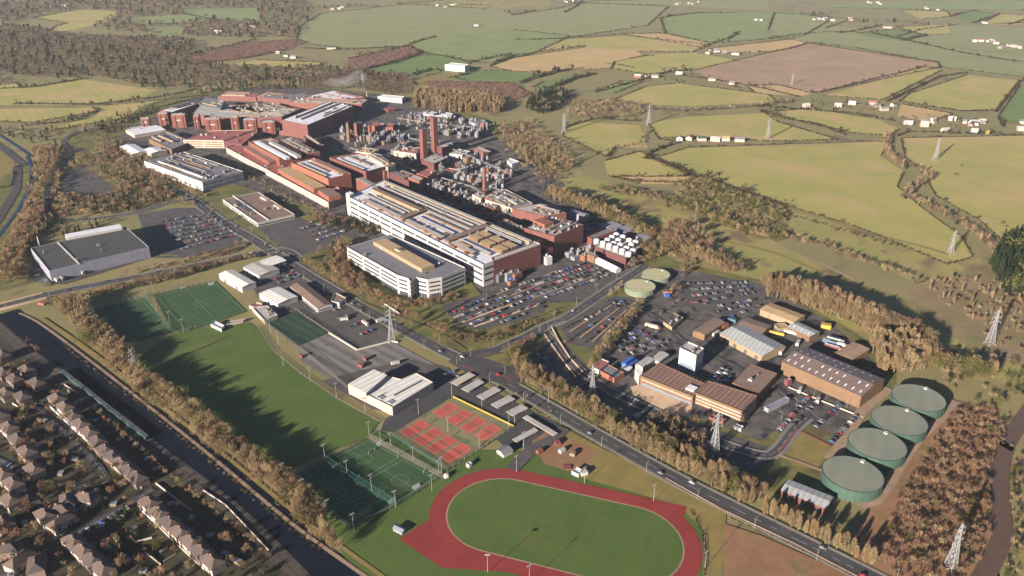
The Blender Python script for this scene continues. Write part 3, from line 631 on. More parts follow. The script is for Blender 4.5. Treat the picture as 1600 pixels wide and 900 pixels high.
# --- brick boiler-like blocks at the north end, one by one
NB = [('smallest brick block at the far left end of the row', 222, 236, 185, 200, 9), ('tall brick block second from the left with a shaded gap before it', 249, 265, 177, 198, 14), ('widest brick block with vertical recesses, third from the left', 270, 292, 178, 200, 14),
      ('narrow brick block with a lit stair window at its left foot', 304, 314, 179, 202, 13), ('large square brick block with a pale sign panel', 322, 346, 184, 207, 14), ('slim brick block between two dark gaps right of the square one', 362, 375, 185, 204, 12), ('brick block with crossed pipe bridges on its front', 382, 402, 185, 208, 14),
      ('brick block standing on a dark plinth at the right end of the row', 411, 431, 189, 212, 14)]
for lb, x0, x1, yt, yb, dpt in NB:
    xb, yb_ = (x0+x1)/2, yb; g0, g1 = G(x0, yb), G(x1, yb-1); L = g1[0]-g0[0]; cx_, cy_ = (g0[0]+g1[0])/2, g0[1]+dpt/2; hh = 24 if x0 != 222 else 17
    e = empty('brick_block', cx_, cy_, 0, lb, 'factory block', 'brick blocks along the north end of the campus', R(8))
    b = MB(); b.box(0, 0, 0, L, dpt, hh, 0, 'terracotta', 'paleroof'); b.build('wall', e)
    b = MB(); b.box(0, 0, hh+0.02, L-1, dpt-1, 0.4, 0, 'paleroof'); b.box(L*0.2, 1, hh+0.4, 3, 3, 2, 0, 'steel'); b.build('roof', e)
    for k in (-1, 1):
        b = MB(); b.box(k*L*0.27, -dpt/2-0.5, 0, L*0.16, 1.0, hh-1.5, 0, 'brick'); b.build('pilaster', e)
    b = MB(); b.box(0, -dpt/2-0.06, hh*0.55, L*0.28, 0.12, 2.0, 0, 'paleroof'); b.build('vent_panel', e)
    OPEN.append([(cx_-L/2, cy_-dpt/2), (cx_+L/2, cy_-dpt/2), (cx_+L/2, cy_+dpt/2), (cx_-L/2, cy_+dpt/2)])
bld('low brick range with red roof linking the northern blocks', '300,178 350,184 440,183 470,170 360,164 310,166', 19, 'brick', 'paleroof', 'factory range', 'factory_range', units=26, pipes=6)
bld('white-roofed hall above the left brick blocks', '250,173 268,176 306,163 297,160', 23, 'terracotta', 'whiteroof', 'factory hall', 'factory_hall', units=3)
bld('dark-walled hall behind the left brick blocks', '306,162 345,170 352,158 318,153', 22, 'slate', 'greyroof', 'factory hall', 'factory_hall', units=8)  # slate wall colour holds the shade on this side of the hall
bld('big hall with a bright white roof and long shaded side wall', '440,188 480,196 552,166 515,158', 26, 'brick', 'whiteroof', 'factory hall', 'factory_hall', units=10, pipes=3)
bld('red-brown hall left of the bright white roof', '350,169 392,178 452,168 410,158', 19, 'brick', 'brownroof', 'factory hall', 'factory_hall', units=28, pipes=6, umat='whitewall')
bld('long grey and red hall along the northern edge of the campus', '404,152 470,158 520,158 470,146', 16, 'brick', 'greyroof', 'factory hall', 'factory_hall', units=22, pipes=4, umat='brownwall')
bld('pale-roofed hall under the steam plume', '482,150 530,156 570,152 520,142', 15, 'brick', 'whiteroof', 'factory hall', 'factory_hall', units=7)
bld('red-walled hall in front of the steam plume', '452,160 520,163 565,163 575,156 470,153', 17, 'terracotta', 'paleroof', 'factory hall', 'factory_hall', units=24, pipes=4)
bld('low red canteen range at the top left of the campus', '340,150 400,152 404,147 350,144', 10, 'brick', 'redroof', 'factory range', 'factory_range', units=8)
bld('yellowish roofed block by the dark trees at the north edge', '400,150 440,154 455,148 415,144', 12, 'brick', 'tanroof', 'factory block', 'factory_block', units=8)
bld('white office block at the far north corner of the campus', '590,151 628,155 632,151 596,148', 9, 'whitewall', 'whiteroof', 'office', 'white_office', bands=[('full', (2, 5.4), 1.5, 'lilac')])
bld('brick block with white canopy roofs beside the shaded hall wall', '437,195 474,197 478,190 444,188', 14, 'terracotta', 'paleroof', 'factory block', 'factory_block', units=9)
bld('small white canopy roof before the shaded hall wall', '436,205 452,207 478,209 470,200', 7, 'brick', 'whiteroof', 'canopy', units=2)
bld('small red flat block standing in the shadow of the big hall', '600,170 606,172 612,168', 6, 'brick', 'redroof', 'utility block', 'utility_block')
# --- the stepped terracotta factory
e, _ = bld('long low red-roofed factory strip with a cream window wall facing the road, upper half', '353,231 434,275 466,262 384,220', 9, 'cream', 'redroof', 'factory', 'factory_strip', bands=[('seg', (1.5, 5), 1.8, 'lilac')], parapet=0.9, units=6)
vol(e, 'terracotta_step', '380,229 420,253 436,247', 9, 15, 'terracotta', 'brownroof'); 
e, _ = bld('low red-roofed factory strip with a cream window wall, lower half by the corner', '431,273 513,317 546,303 466,262', 9, 'cream', 'redroof', 'factory', 'factory_strip', bands=[('seg', (1.5, 5), 1.8, 'lilac')], parapet=0.9, units=3)
vol(e, 'terracotta_step', '434,264 490,295 508,290', 9, 15, 'orange', 'tanroof'); vol(e, 'terracotta_step', '497,297 514,308 531,303', 9, 15, 'orange', 'brownroof')
e, _ = bld('terracotta hall with pale and blue-shadowed roof stripes', '388,222 436,248 478,244', 21, 'terracotta', 'paleroof', 'factory hall', 'factory_hall', parapet=1.5)
vol(e, 'raised_roof', '398,221 446,247 452,245', 21, 24, 'whitewall', 'whiteroof'); vol(e, 'raised_roof', '420,222 463,244 469,242', 21, 25, 'whitewall', 'paleroof')
bld('brick hall crowded with rooftop plant right of the striped terracotta hall', '436,220 482,241 500,238 454,214', 20, 'terracotta', 'paleroof', 'factory hall', 'factory_hall', units=40, pipes=8, umat='brownwall')
bld('narrow shaded grey roof behind the brick plant hall', '474,214 500,229 507,227 482,210', 12, 'brick', 'greyroof', 'factory hall', 'factory_hall', units=3)
e, _ = bld('orange-walled hall with a white roof stepping down to the white front', '455,256 513,282 554,276', 21, 'orange', 'whiteroof', 'factory hall', 'factory_hall', parapet=2.6, units=4)
vol(e, 'roof_plant_row', '488,250 536,271 545,269', 21, 24, 'brownwall', 'brownroof')
bld('hall with a wide snow-white roof and a blue-shadowed edge', '515,248 572,271 618,258 560,241', 20, 'brick', 'whiteroof', 'factory hall', 'factory_hall', units=7, parapet=2.8)
bld('tan-roofed hall with white plant beside the wide white roof', '572,243 606,262 618,257 585,241', 22, 'cream', 'tanroof', 'factory hall', 'factory_hall', units=14, umat='whitewall')
bld('square brick stair block at the corner of the white-roofed halls', '587,262 600,268 606,265', 17, 'terracotta', 'paleroof', 'utility block', 'utility_block')
bld('dark brick block beside the square stair block', '573,262 585,268 590,262 578,257', 18, 'darkred', 'paleroof', 'utility block', 'utility_block', units=3)
bld('low dark brick range between the two big halls', '604,270 640,284 650,276 615,263', 12, 'darkred', 'slate', 'factory range', 'factory_range', units=10, pipes=4)
bld('grey and blue strip building with brick front beside the white corner tower', '556,281 590,299 597,296 563,278', 17, 'terracotta', 'greyroof', 'factory range', 'factory_range', units=4)
bld('red flat-roofed utility building in front of the twin stacks', '615,236 650,241 656,231 628,232', 10, 'cream', 'redroof', 'utility block', 'utility_block', units=4)
bld('small tan roofed plant house left of the twin stacks', '555,237 580,240 592,234 566,231', 8, 'cream', 'tanroof', 'utility block', 'utility_block', units=6)
bld('orange and red block with a pitched red roof right of the dark service road', '651,271 668,277 682,268 666,264', 15, 'orange', 'redroof', 'factory block', 'factory_block', units=2)
bld('orange cube in front of the pitched red roof', '639,277 655,284 662,279 646,273', 16, 'orange', 'paleroof', 'factory block', 'factory_block')
bld('small red roof among pipe racks right of the twin stacks', '692,266 706,270 717,266 702,263', 6, 'cream', 'redroof', 'utility block', 'utility_block')
bld('red brick plant house at the foot of the right stack', '675,226 690,231 710,228 704,220 684,220', 11, 'darkred', 'paleroof', 'boiler house', 'boiler_house', units=10)
bld('red brick plant house at the foot of the left stack', '658,250 678,256 697,248 680,240', 11, 'darkred', 'paleroof', 'boiler house', 'boiler_house', units=9)
bld('red-walled long block right of the round silo', '576,197 614,200 616,194 580,192', 11, 'terracotta', 'redroof', 'utility block', 'utility_block', units=2)
bld('white-roofed store near the poplar plantation', '650,177 680,181 702,180 672,174', 6, 'whitewall', 'whiteroof', 'store', units=3)
bld('white cube store right of the right stack', '692,179 704,182 708,178 697,176', 7, 'whitewall', 'whiteroof', 'store')
bld('grey-blue store at the edge of the tan grass', '733,190 745,194 760,190 748,186', 6, 'lilac', 'greyroof', 'store')
bld('pale store with a red end by the grass slope', '740,232 760,240 768,237 748,229', 6, 'terracotta', 'paleroof', 'store')
bld('long shaded pale store below the grass slope', '702,240 722,243 735,237 716,233', 7, 'whitewall', 'paleroof', 'store', units=3)
bld('bright white lean-to store at the east fence', '792,250 800,257 812,253 796,247', 6, 'whitewall', 'whiteroof', 'store')
bld('pale red-ended store east of the red chimney', '760,272 772,277 782,273 768,270', 5, 'terracotta', 'tanroof', 'store')
# --- the long white-fronted factory
e, w_ = bld('very long white-fronted factory with two window bands and a crowded roof', '543,308 755,415 844,382 600,282', 25, 'whitewall', 'whiteroof', 'factory', 'long_factory', bands=[('seg', (5, 12.5, 19), 2.6, 'glass')], parapet=1.2, units=16, pipes=4)
fa, fb, fc, fd = [G(*p, 25) for p in ((543, 308), (755, 415), (844, 382), (600, 282))]
def fq(u0, v0, u1, v1): return quad([fa, fb, fc, fd], u0, v0, u1, v1)
def fvol(name, u0, v0, u1, v1, z0, z1, side, top=None):
    b = MB(); b.prism(ccw(fq(u0, v0, u1, v1)), z0, z1, side, top or side); return b.build(name, e, tuple(e.location))
for u0, u1 in ((0.10, 0.40), (0.44, 0.70), (0.76, 0.90)): fvol('plant_screen', u0, 0.10, u1, 0.17, 25, 27.5, 'brownwall', 'paleroof')
fvol('clerestory', 0.05, 0.47, 0.42, 0.57, 25, 29.5, 'tanwall', 'brownroof'); fvol('roof_ridge', 0.02, 0.63, 0.96, 0.66, 25, 27.5, 'dirtysteel', 'brownroof'); fvol('roof_ridge', 0.45, 0.50, 0.74, 0.53, 25, 27, 'brownwall', 'brownroof')
fvol('roof_ridge', 0.02, 0.90, 0.97, 0.96, 25, 28, 'tanwall', 'paleroof'); fvol('cross_bridge', 0.40, 0.10, 0.43, 0.66, 25, 28, 'brownwall', 'brownroof'); fvol('cross_bridge', 0.72, 0.10, 0.75, 0.98, 25, 28, 'brownwall', 'brownroof')
for v0, v1, u0, u1, m_ in ((0.27, 0.295, 0.05, 0.38, 'tanwall'), (0.35, 0.37, 0.1, 0.39, 'dirtysteel'), (0.33, 0.36, 0.45, 0.70, 'tanwall'), (0.72, 0.75, 0.05, 0.70, 'tanwall'), (0.82, 0.845, 0.1, 0.95, 'dirtysteel'), (0.78, 0.80, 0.76, 0.96, 'tanwall'), (0.26, 0.29, 0.76, 0.95, 'brownwall')): fvol('roof_ridge', u0, v0, u1, v1, 25, 27.6, 'dirtysteel', 'whiteroof')
fvol('corner_tower', -0.01, -0.01, 0.025, 0.10, 0, 30, 'whitewall', 'whiteroof')
for v in (0.40, 0.56):
    for k in range(3): fvol('tan_cooling_unit', 0.775+k*0.072, v, 0.83+k*0.072, v+0.12, 25, 29.5, 'brownwall', 'tanroof')
fvol('tan_cooling_unit', 0.78, 0.16, 0.85, 0.22, 25, 28, 'brownwall', 'tanroof')
rr = random.Random(3)
for k in range(84):
    u_, v_ = rr.uniform(0.04, 0.97), rr.choice([rr.uniform(0.04, 0.1), rr.uniform(0.18, 0.24), rr.uniform(0.68, 0.9), rr.uniform(0.68, 0.9)]); x, y = fq(u_, v_, u_, v_)[0]; b = MB()
    b.box(x, y, 24.9, rr.uniform(2.5, 7), rr.uniform(2, 4), rr.uniform(1, 2.6), R(-47), rr.choice(['dirtysteel', 'steel', 'paleroof', 'brownwall', 'rust'])); b.build('roof_unit', e, tuple(e.location))
e, _ = bld('brick end wall block closing the long white factory', '771,409 845,383 840,378 768,403', 25.5, 'brick', 'paleroof', 'factory end', 'factory_end', units=0)
# --- the white office in front of it
e, _ = bld('white three-storey office with a tan roof lantern beside the main road', '542,387 621,431 638,436 641,441 650,434 668,438 690,434 727,419 611,367', 21, 'whitewall', 'greyroof', 'office', 'white_office', bands=[('seg', (7.5, 12, 16.5), 2.0, 'glass'), ('full', (0.4,), 4.4, 'glass')], parapet=0.9, units=5)
vol(e, 'roof_lantern', '583,377 659,420 677,413', 21, 25.5, 'tanwall', 'tanroof'); vol(e, 'penthouse', '617,388 624,392 628,390', 21, 27, 'cream', 'brownroof')
# --- east end of the campus
e, _ = bld('tall brick process hall with a plant-crowded open roof', '819,358 866,371 912,353 862,338', 24, 'brick', 'paleroof', 'process hall', 'process_hall', units=70, pipes=14, umat='brownwall', parapet=1.5)
vol(e, 'penthouse', '833,344 851,351 862,345', 24, 29, 'orange', 'orange')
bld('red plant roofs behind the tall brick process hall', '800,326 850,338 885,333 836,320', 17, 'brick', 'paleroof', 'factory range', 'factory_range', units=34, pipes=8, umat='terracotta')
bld('grey shed roofs running along the dark tree belt', '758,312 800,326 832,318 790,296 770,300', 12, 'cream', 'greyroof', 'factory range', 'factory_range', units=26, pipes=6)
bld('white-piped terracotta filter house left of the red chimney', '755,308 762,311 792,313 770,302', 13, 'terracotta', 'whiteroof', 'filter house', 'filter_house', units=6, pipes=2)
bld('cream round-cornered filter house below the red chimney', '738,304 752,311 758,306 746,300', 13, 'cream', 'paleroof', 'filter house', 'filter_house', units=3)
bld('low terracotta plant with silver tops in front of the filter house', '762,322 772,328 790,322 780,316', 9, 'terracotta', 'steel', 'process plant', 'process_plant', units=10)
bld('low red block at the foot of the brick end wall', '845,386 855,390 863,386', 16, 'brick', 'redroof', 'utility block', 'utility_block')
bld('flat plant deck between the long factory and the process hall', '770,349 843,380 860,372 806,350 790,342', 17, 'brownwall', 'tanroof', 'process plant', 'process_plant', units=46, pipes=10)
bld('brick and grey-roofed wing beside the white vessel yard', '918,370 925,374 962,361 950,357', 13, 'terracotta', 'greyroof', 'factory wing', 'factory_wing')
e, _ = bld('brick basin building packed with white vessels', '925,385 978,404 1003,386 962,363', 8, 'darkred', 'paleroof', 'vessel house', 'vessel_house', pipes=2)
rr = random.Random(5); cand = [G(x, y, 8) for x, y in [(932+10*i+7*j, 381+3.8*i-4.4*j) for i in range(6) for j in range(5)]]
for k, (x, y) in enumerate(cand):
    if not inside(x, y, _) or k in (9, 17): continue
    b = MB(); b.cyl(x, y, 7.9, 3.6, 4.2+rr.random()*1.5, 'whitewall', 'whiteroof', n=12, dome=1.6); b.build('vessel', e, tuple(e.location), smoothf=False)
for lb, pts, hh in (('left shaded grey-blue shed behind the white vessels', '937,351 955,358 972,352', 7), ('middle shaded grey-blue shed behind the white vessels', '962,356 975,362 990,356', 7), ('right shaded grey-blue shed near the poplars', '990,368 1002,374 1012,368', 6), ('shaded shed right of the process hall roof', '889,331 912,338 922,335', 9)): bld(lb, pts, hh, 'lilac', 'lilac', 'shed', gable=0.8)  # lilac puts the blue shade into the colour of light grey sheds
bld('long bright white fabric shed in front of the white vessels', '930,406 962,422 968,418', 4.5, 'whitewall', 'whiteroof', 'fabric shed', 'fabric_shed', gable=2)
bld('small white gatehouse tower at the end of the brick wall', '846,399 854,404 860,400', 9, 'whitewall', 'whiteroof', 'gas store', 'gas_store', units=2)
# --- west of the main road
bld('cream ribbed shed with a teal end beside the green football pitch', '342,428 378,449 400,442', 6.5, 'whitewall', 'ribwhite', 'shed', gable=1.2, doors=2)
bld('pale-roofed shed stepping above the teal-ended pair', '380,417 405,431 431,418', 6.5, 'whitewall', 'paleroof', 'shed', gable=1.0, doors=2)
bld('cream-roofed shed farthest back in the yard by the main road', '402,409 418,417 445,406', 6.5, 'blueclad', 'ribwhite', 'shed', gable=1.0)
bld('white ribbed shed in the middle of the yard', '405,459 434,475 462,462', 6, 'whitewall', 'ribwhite', 'shed', gable=1.0, doors=1)
bld('long brown-roofed pavilion with white walls next to the car yard', '453,447 496,482 516,473', 5, 'whitewall', 'brownroof', 'pavilion', 'brown_pavilion', gable=1.5, bands=[('full', (1.2,), 1.4, 'glass')])
bld('small brown hipped annexe with a blue roof wedge', '517,471 530,474 541,466 524,458', 4, 'whitewall', 'brownroof', 'annexe')
bld('small pale flat clubhouse at the corner of the dark pitch', '394,481 413,501 434,493 418,478', 4, 'cream', 'paleroof', 'clubhouse', units=5)
bld('small red-roofed shelter beside the green pitch', '389,478 400,481 411,476 400,473', 3, 'whitewall', 'redroof', 'shelter')
bld('white changing hut between the two green fields', '329,507 346,515 351,509 336,502', 3, 'whitewall', 'whiteroof', 'hut')
bld('grey long hut behind the white changing hut', '353,508 380,501 386,498 358,503', 2.6, 'cream', 'greyroof', 'hut')
e, _ = bld('white sports hall with ribbed roofs and a cream wall beside the red courts', '544,603 613,637 677,598 650,583 627,593 605,587.5 583,583', 8, 'cream', 'ribwhite', 'sports hall', 'sports_hall', parapet=0.5)
vol(e, 'raised_hall', '544,600 572,614 605,586 584,577', 8, 11.5, 'cream', 'ribwhite'); strip(e, 'roof_ridge', (616, 617), (659, 594), 1.2, 7.9, 8.8, 'slate')
vol(e, 'skylight_strip', '588,620 596,624 602,620', 8, 8.5, 'paleroof', 'lilac'); vol(e, 'skylight_strip', '604,628 611,631 618,627', 8, 8.5, 'paleroof', 'lilac')
bld('grey arched store with two white lobes beside the running track', '776,703 787,711 799,702', 3.2, 'whitewall', 'greyroof', 'store', gable=1.6)
bld('small white kiosk at the corner of the red courts', '728,725 733,728 737,724', 2.6, 'whitewall', 'whiteroof', 'kiosk')
bld('small blue-grey hut beside the shaded end of the track', '614,825 628,832 634,826', 2.8, 'lilac', 'lilac', 'hut', gable=0.8)
bld('white container hut on the grass north of the track', '893,737 904,742 911,735', 2.8, 'whitewall', 'whiteroof', 'hut', doors=1)
# --- eastern business park
e, w_ = bld('long brown ribbed-roof office, left half with a white corner entrance', '1000,587 1083,620 1104,601 1030,567', 9, 'brownwall', 'ribbrown', 'office', 'brown_office', ribs=14, bands=[('full', (5.6,), 1.0, 'cream'), ('full', (1.0,), 1.6, 'bluesky_glass')], parapet=0.4)
vol(e, 'white_end_wall', '992,577 999,588 1004,583 997,573', 0, 9.5, 'whitewall', 'whiteroof')
e, w_ = bld('long brown ribbed-roof office, right half with three rows of small windows', '1086,614 1165,645 1184,619 1106,595', 10, 'brownwall', 'ribbrown', 'office', 'brown_office', ribs=14, bands=[('full', (1.2, 4.2, 7.2), 1.1, 'cream')], parapet=0.4)
vol(e, 'white_entrance', '1071,606 1084,611 1088,604', 0, 10.5, 'whitewall', 'whiteroof')
bld('brown flat-roofed square hall behind the long ribbed office', '1144,598 1186,615 1215,584 1172,569', 8, 'brownwall', 'brownroof', 'hall', 'brown_hall', parapet=0.3, units=2)
e, _ = bld('white cube tower with blue glass base in the business park', '1062,545 1088,557 1100,546 1075,535', 19, 'whitewall', 'paleroof', 'tower block', 'tower_block', bands=[('full', (1.0, 4.5), 2.6, 'bluesky_glass')], parapet=1.2, units=2)
bld('grey ribbed warehouse with a tan wall behind the white tower', '1125,521 1191,556 1217,536', 7, 'tanwall', 'ribgrey', 'warehouse', gable=2.5, doors=4)
bld('brown shed behind the grey ribbed warehouse', '1151,509 1190,522 1206,509', 7, 'brownwall', 'brownroof', 'shed', gable=1)
bld('long tan-roofed shed below the poplar row', '1188,483 1241,503 1255,492', 7, 'tanwall', 'tanroof', 'shed', gable=1)
bld('short white-ribbed shed right of the yard trucks', '1231,510 1265,526 1279,518', 6, 'brownwall', 'ribgrey', 'shed', gable=1.2, skylights=2)
bld('pinkish brown square shed beside the coloured trailers', '1305,551 1331,562 1353,543', 7, 'brownwall', 'gravel', 'shed', gable=0.6)
bld('large dark gabled warehouse with white skylight dashes', '1222,565 1346,619 1380,592', 12, 'brownwall', 'ribdark', 'warehouse', gable=3.2, skylights=4)
bld('brown gabled workshop with an orange end wall', '1083,517 1101,524 1133,504', 6, 'brownwall', 'brownroof', 'workshop', gable=1.6, doors=1)
bld('small tan box shed between the yards', '1209,507 1217,514 1229,508', 5, 'tanwall', 'tanroof', 'shed')
bld('low brown walled compound with a gravel roof', '1036,503 1050,512 1068,497 1052,489', 4, 'tanwall', 'yard', 'compound', units=3)
bld('slate-grey flat building with an orange front by the blue tent', '938,580 960,592 976,583 950,570', 4.5, 'orange', 'greyroof', 'workshop')
bld('red-canopied kiosk with white posts at the roundabout', '925,574 936,579 952,566 940,561', 4, 'whitewall', 'redroof', 'kiosk')
bld('bright blue tent roof in the car yard', '971,567 984,572 997,563', 4, 'bluetarp', 'bluetarp', 'tent', gable=1.2)
bld('white marquee in front of the blue tent', '969,576 981,580 988,574', 3, 'whitewall', 'whiteroof', 'tent', gable=1.0)
bld('grey ribbed lean-to between the blue tent and the long office', '993,569 1005,574 1020,561', 5, 'cream', 'ribgrey', 'shed', gable=0.8)
bld('pale cabin beside the white tower', '1017,560 1030,565 1042,553', 4.5, 'lilac', 'paleroof', 'cabin', gable=0.8)
bld('small terracotta kiosk at the foot of the long office', '1108,652 1130,661 1134,656', 2.6, 'terracotta', 'terracotta', 'kiosk')
bld('white security hut by the long office car park', '1146,666 1158,671 1162,667', 2.6, 'whitewall', 'whiteroof', 'hut')
bld('red brick shed with a grey mono-pitch roof beside the green tanks', '1221,766 1291,794 1305,778', 6, 'brick', 'ribgrey', 'shed', 'brick_shed', gable=0.8, doors=3)
bld('grey-blue bus shelter roof in the tank side car park', '1194,636 1201,640 1222,617', 3.5, 'lilac', 'lilac', 'shelter')
bld('red and white store hut behind the tank side car park', '1226,593 1231,596 1235,592', 5, 'redpaint', 'whiteroof', 'hut')
k_odd = lambda i: i % 3 > 0
# --- countryside buildings
e, _ = bld('big white box depot alone on the green field beyond the campus', '695,101 726,104 733,101 704,98', 14, 'whitewall', 'whiteroof', 'depot', 'white_depot')
for i, (lb, pts, wl, rf) in enumerate([
 ('white-gabled farm shed at the left end of the lane', '1055,218 1062,221 1068,218', 'whitewall', 'whiteroof'), ('red-roofed farm shed next to the white one', '1070,218 1078,220 1082,217', 'cream', 'redroof'),
 ('green-roofed farm shed in the middle of the lane', '1084,220 1100,221 1104,217', 'cream', 'tankgreen'), ('long pale poultry house on the lane', '1104,219 1122,222 1128,219', 'cream', 'paleroof'),
 ('second pale poultry house on the lane, farther right', '1120,219 1136,221 1142,218', 'cream', 'tanroof'), ('grey yard shed at the right end of the lane', '1142,221 1160,222 1164,219', 'cream', 'greyroof'),
 ('white farmhouse on the hill lane above the green field', '1051,115 1065,119 1068,116', 'whitewall', 'paleroof'), ('white bungalow with a dark roof right of the hill lane', '1100,125 1116,128 1120,125', 'whitewall', 'greyroof'),
 ('small white cottage near the bare copse', '1136,131 1146,134 1149,131', 'whitewall', 'whiteroof'), ('pale farm buildings left of the ploughed field', '1105,81 1125,84 1130,81', 'whitewall', 'greyroof'), ('white barn left of the ploughed field', '1138,84 1152,88 1158,85', 'whitewall', 'whiteroof'),
 ('red brick farmhouse among hedges north of the olive field', '986,120 1000,123 1004,120', 'orange', 'paleroof'), ('grey barn beside the red brick farmhouse', '1012,120 1024,123 1030,119', 'cream', 'greyroof'),
 ('white house at the left of the hamlet below the ploughed field', '1250,166 1262,169 1266,166', 'whitewall', 'paleroof'), ('white house second from the left in the hamlet', '1300,165 1312,169 1316,166', 'whitewall', 'paleroof'), ('white house third in the hamlet', '1322,163 1334,165 1337,162', 'whitewall', 'paleroof'),
 ('red-roofed house in the hamlet', '1355,162 1366,165 1370,162', 'cream', 'redroof'), ('white low house at the right of the hamlet', '1368,172 1386,175 1390,171', 'whitewall', 'greyroof'),
 ('white house at the left of the eastern cluster', '1408,193 1422,197 1426,193', 'whitewall', 'paleroof'), ('white bungalow second in the eastern cluster', '1434,197 1447,200 1450,196', 'whitewall', 'paleroof'), ('low white house in the front row of the eastern cluster', '1466,204 1480,208 1484,205', 'whitewall', 'paleroof'),
 ('white house at the top of the eastern cluster', '1478,187 1490,190 1494,187', 'whitewall', 'paleroof'), ('white double house in the middle of the eastern cluster', '1508,192 1524,196 1528,192', 'whitewall', 'paleroof'), ('small white house right in the eastern cluster', '1528,191 1536,194 1539,191', 'whitewall', 'paleroof'), ('white cottage by the yellow hoarding', '1515,206 1524,209 1527,206', 'whitewall', 'paleroof'),
 ('blue-roofed barn at the right edge of the picture', '1588,188 1602,198 1610,193', 'whitewall', 'blueclad'), ('white house at the right edge below the blue barn', '1585,202 1600,206 1604,203', 'whitewall', 'paleroof'),
 ('white villa on the far left lawn', '88,9 104,12 108,9', 'cream', 'paleroof'), ('white cottage in the far left wood', '330,50 340,53 346,50', 'whitewall', 'paleroof'), ('green-roofed barn by the reddish coppice', '504,75 522,80 530,75', 'whitewall', 'tankgreen'),
 ('white bungalow on the skyline field', '736,39 746,43 750,40', 'whitewall', 'whiteroof'), ('pale cottage by the bare far copse', '448,90 462,93 466,90', 'cream', 'greyroof'), ('white far barn in the top right fields', '1374,43 1392,46 1394,43', 'whitewall', 'whiteroof'),
 ('pale village house at the far right, first', '1522,64 1536,67 1540,64', 'cream', 'redroof'), ('pale village house at the far right, second', '1544,67 1560,71 1564,68', 'whitewall', 'greyroof'), ('pale village house at the far right, third', '1570,72 1586,75 1590,72', 'cream', 'greyroof'),
 ('small white barn beside the top right stubble', '1532,36 1540,38 1543,36', 'whitewall', 'whiteroof'), ('white far houses on the top left skyline of the fields', '1290,32 1304,34 1308,32', 'whitewall', 'greyroof'), ('white far villa beyond the top fields', '1362,4 1374,6 1378,4', 'whitewall', 'whiteroof'), ('blue-roofed house at the left edge of the picture', '-6,37 4,41 10,38', 'lilac', 'blueclad')]):
    q_ = P(pts); c_ = G(sum(p[0] for p in q_)/3, sum(p[1] for p in q_)/3); farm_ = 'barn' in lb or 'shed' in lb or 'poultry' in lb
    L_ = min(26 if farm_ else 16, max(11, (q_[1][0]-q_[0][0])*math.hypot(*c_)/F*0.8)); W_ = 11 if farm_ else 8; an_ = rnd.uniform(-0.5, 0.3)
    pts = [PX(c_[0]+a*L_/2*math.cos(an_)-b_*W_/2*math.sin(an_), c_[1]+a*L_/2*math.sin(an_)+b_*W_/2*math.cos(an_), 5) for a, b_ in ((-1, -1), (1, -1), (1, 1))]
    bld(lb, pts, 5, 'cream' if wl == 'whitewall' and k_odd(i) else wl, 'greyroof' if rf == 'whiteroof' else rf, 'barn' if ('barn' in lb or 'shed' in lb or 'poultry' in lb) else 'house', 'farm_building' if ('barn' in lb or 'shed' in lb or 'poultry' in lb) else 'country_house', gable=2.6)
for k, (x0, y0, n_) in enumerate([(1285, 31, 5), (1320, 30, 3), (1535, 66, 5), (1580, 74, 5), (95, 10, 3), (345, 48, 6), (390, 40, 4), (520, 13, 4), (700, 9, 4), (1075, 5, 5), (1180, 34, 2), (1366, 5, 3), (1450, 14, 3), (900, 2, 3), (440, 86, 2), (1120, 82, 4), (1380, 165, 4), (1010, 122, 3), (1515, 195, 4), (1440, 190, 3)]):
    for j in range(n_):
        c_ = G(x0+rnd.uniform(-18, 18), max(-6, y0+rnd.uniform(-2.5, 2.5))); an_ = rnd.uniform(-1, 1)
        pts = [PX(c_[0]+a*6*math.cos(an_)-b_*4*math.sin(an_), c_[1]+a*6*math.sin(an_)+b_*4*math.cos(an_), 4.5) for a, b_ in ((-1, -1), (1, -1), (1, 1))]
        bld('tiny distant house with a pale gable in the farmland beyond the campus', pts, 4.5, rnd.choice(['cream', 'whitewall', 'pebble', 'housewhite']), rnd.choice(['greyroof', 'slate', 'tile', 'paleroof']), 'house', 'country_house', gable=2.4, group='tiny distant houses scattered in the farmland')
g = G(1542, 212); t = empty('hoarding', g[0], g[1], 0, 'tall yellow roadside hoarding beside the eastern cluster of white houses', 'hoarding'); b = MB(); b.box(0, 0, 2.5, 9, 0.4, 7, R(20), 'yellow'); b.build('panel', t); b = MB(); b.box(-2.6, -0.9, 0, 0.3, 0.3, 2.5, R(20), 'dirtysteel'); b.box(2.6, 0.9, 0, 0.3, 0.3, 2.5, R(20), 'dirtysteel'); b.build('post', t)

# --- stacks, silos and round tanks
def stack(name, label, cat, px, py, h, w0, w1, m, square=False, rings=0, group=None):
    g = G(px, py); t = empty(name, g[0], g[1], 0, label, cat, group); b = MB()
    if square: b.box(0, 0, 0, w0, w0, h, R(42), m, 'slate')
    else: b.cyl(0, 0, 0, w0/2, h, m, 'slate', n=16, r2=w1/2)
    b.build('shaft', t); 
    b = MB(); (b.box(0, 0, h-1.2, w1+0.8, w1+0.8, 1.5, R(42), 'brick', 'slate') if square else b.cyl(0, 0, h-1, w1/2+0.35, 1.3, 'brick', 'slate', n=16)); b.build('cap', t)
    for k in range(rings):
        z = h*(k+1)/(rings+1); b = MB(); b.cyl(0, 0, z, w0/2+(w1-w0)/2*(z/h)+0.5, 0.25, 'steel', n=16); b.build('platform_ring', t)
    b = MB(); b.bar((-w0/2-0.25, 0, 1), (-w0/2-0.25 if square else -w1/2-0.3, 0, h), 0.25, 'dirtysteel'); b.build('ladder', t); return t
stack('stack_tower', 'taller brick-red exhaust tower, right one of the twin stacks', 'exhaust tower', 680, 238, 58, 8.5, 8.5, 'brick', True)
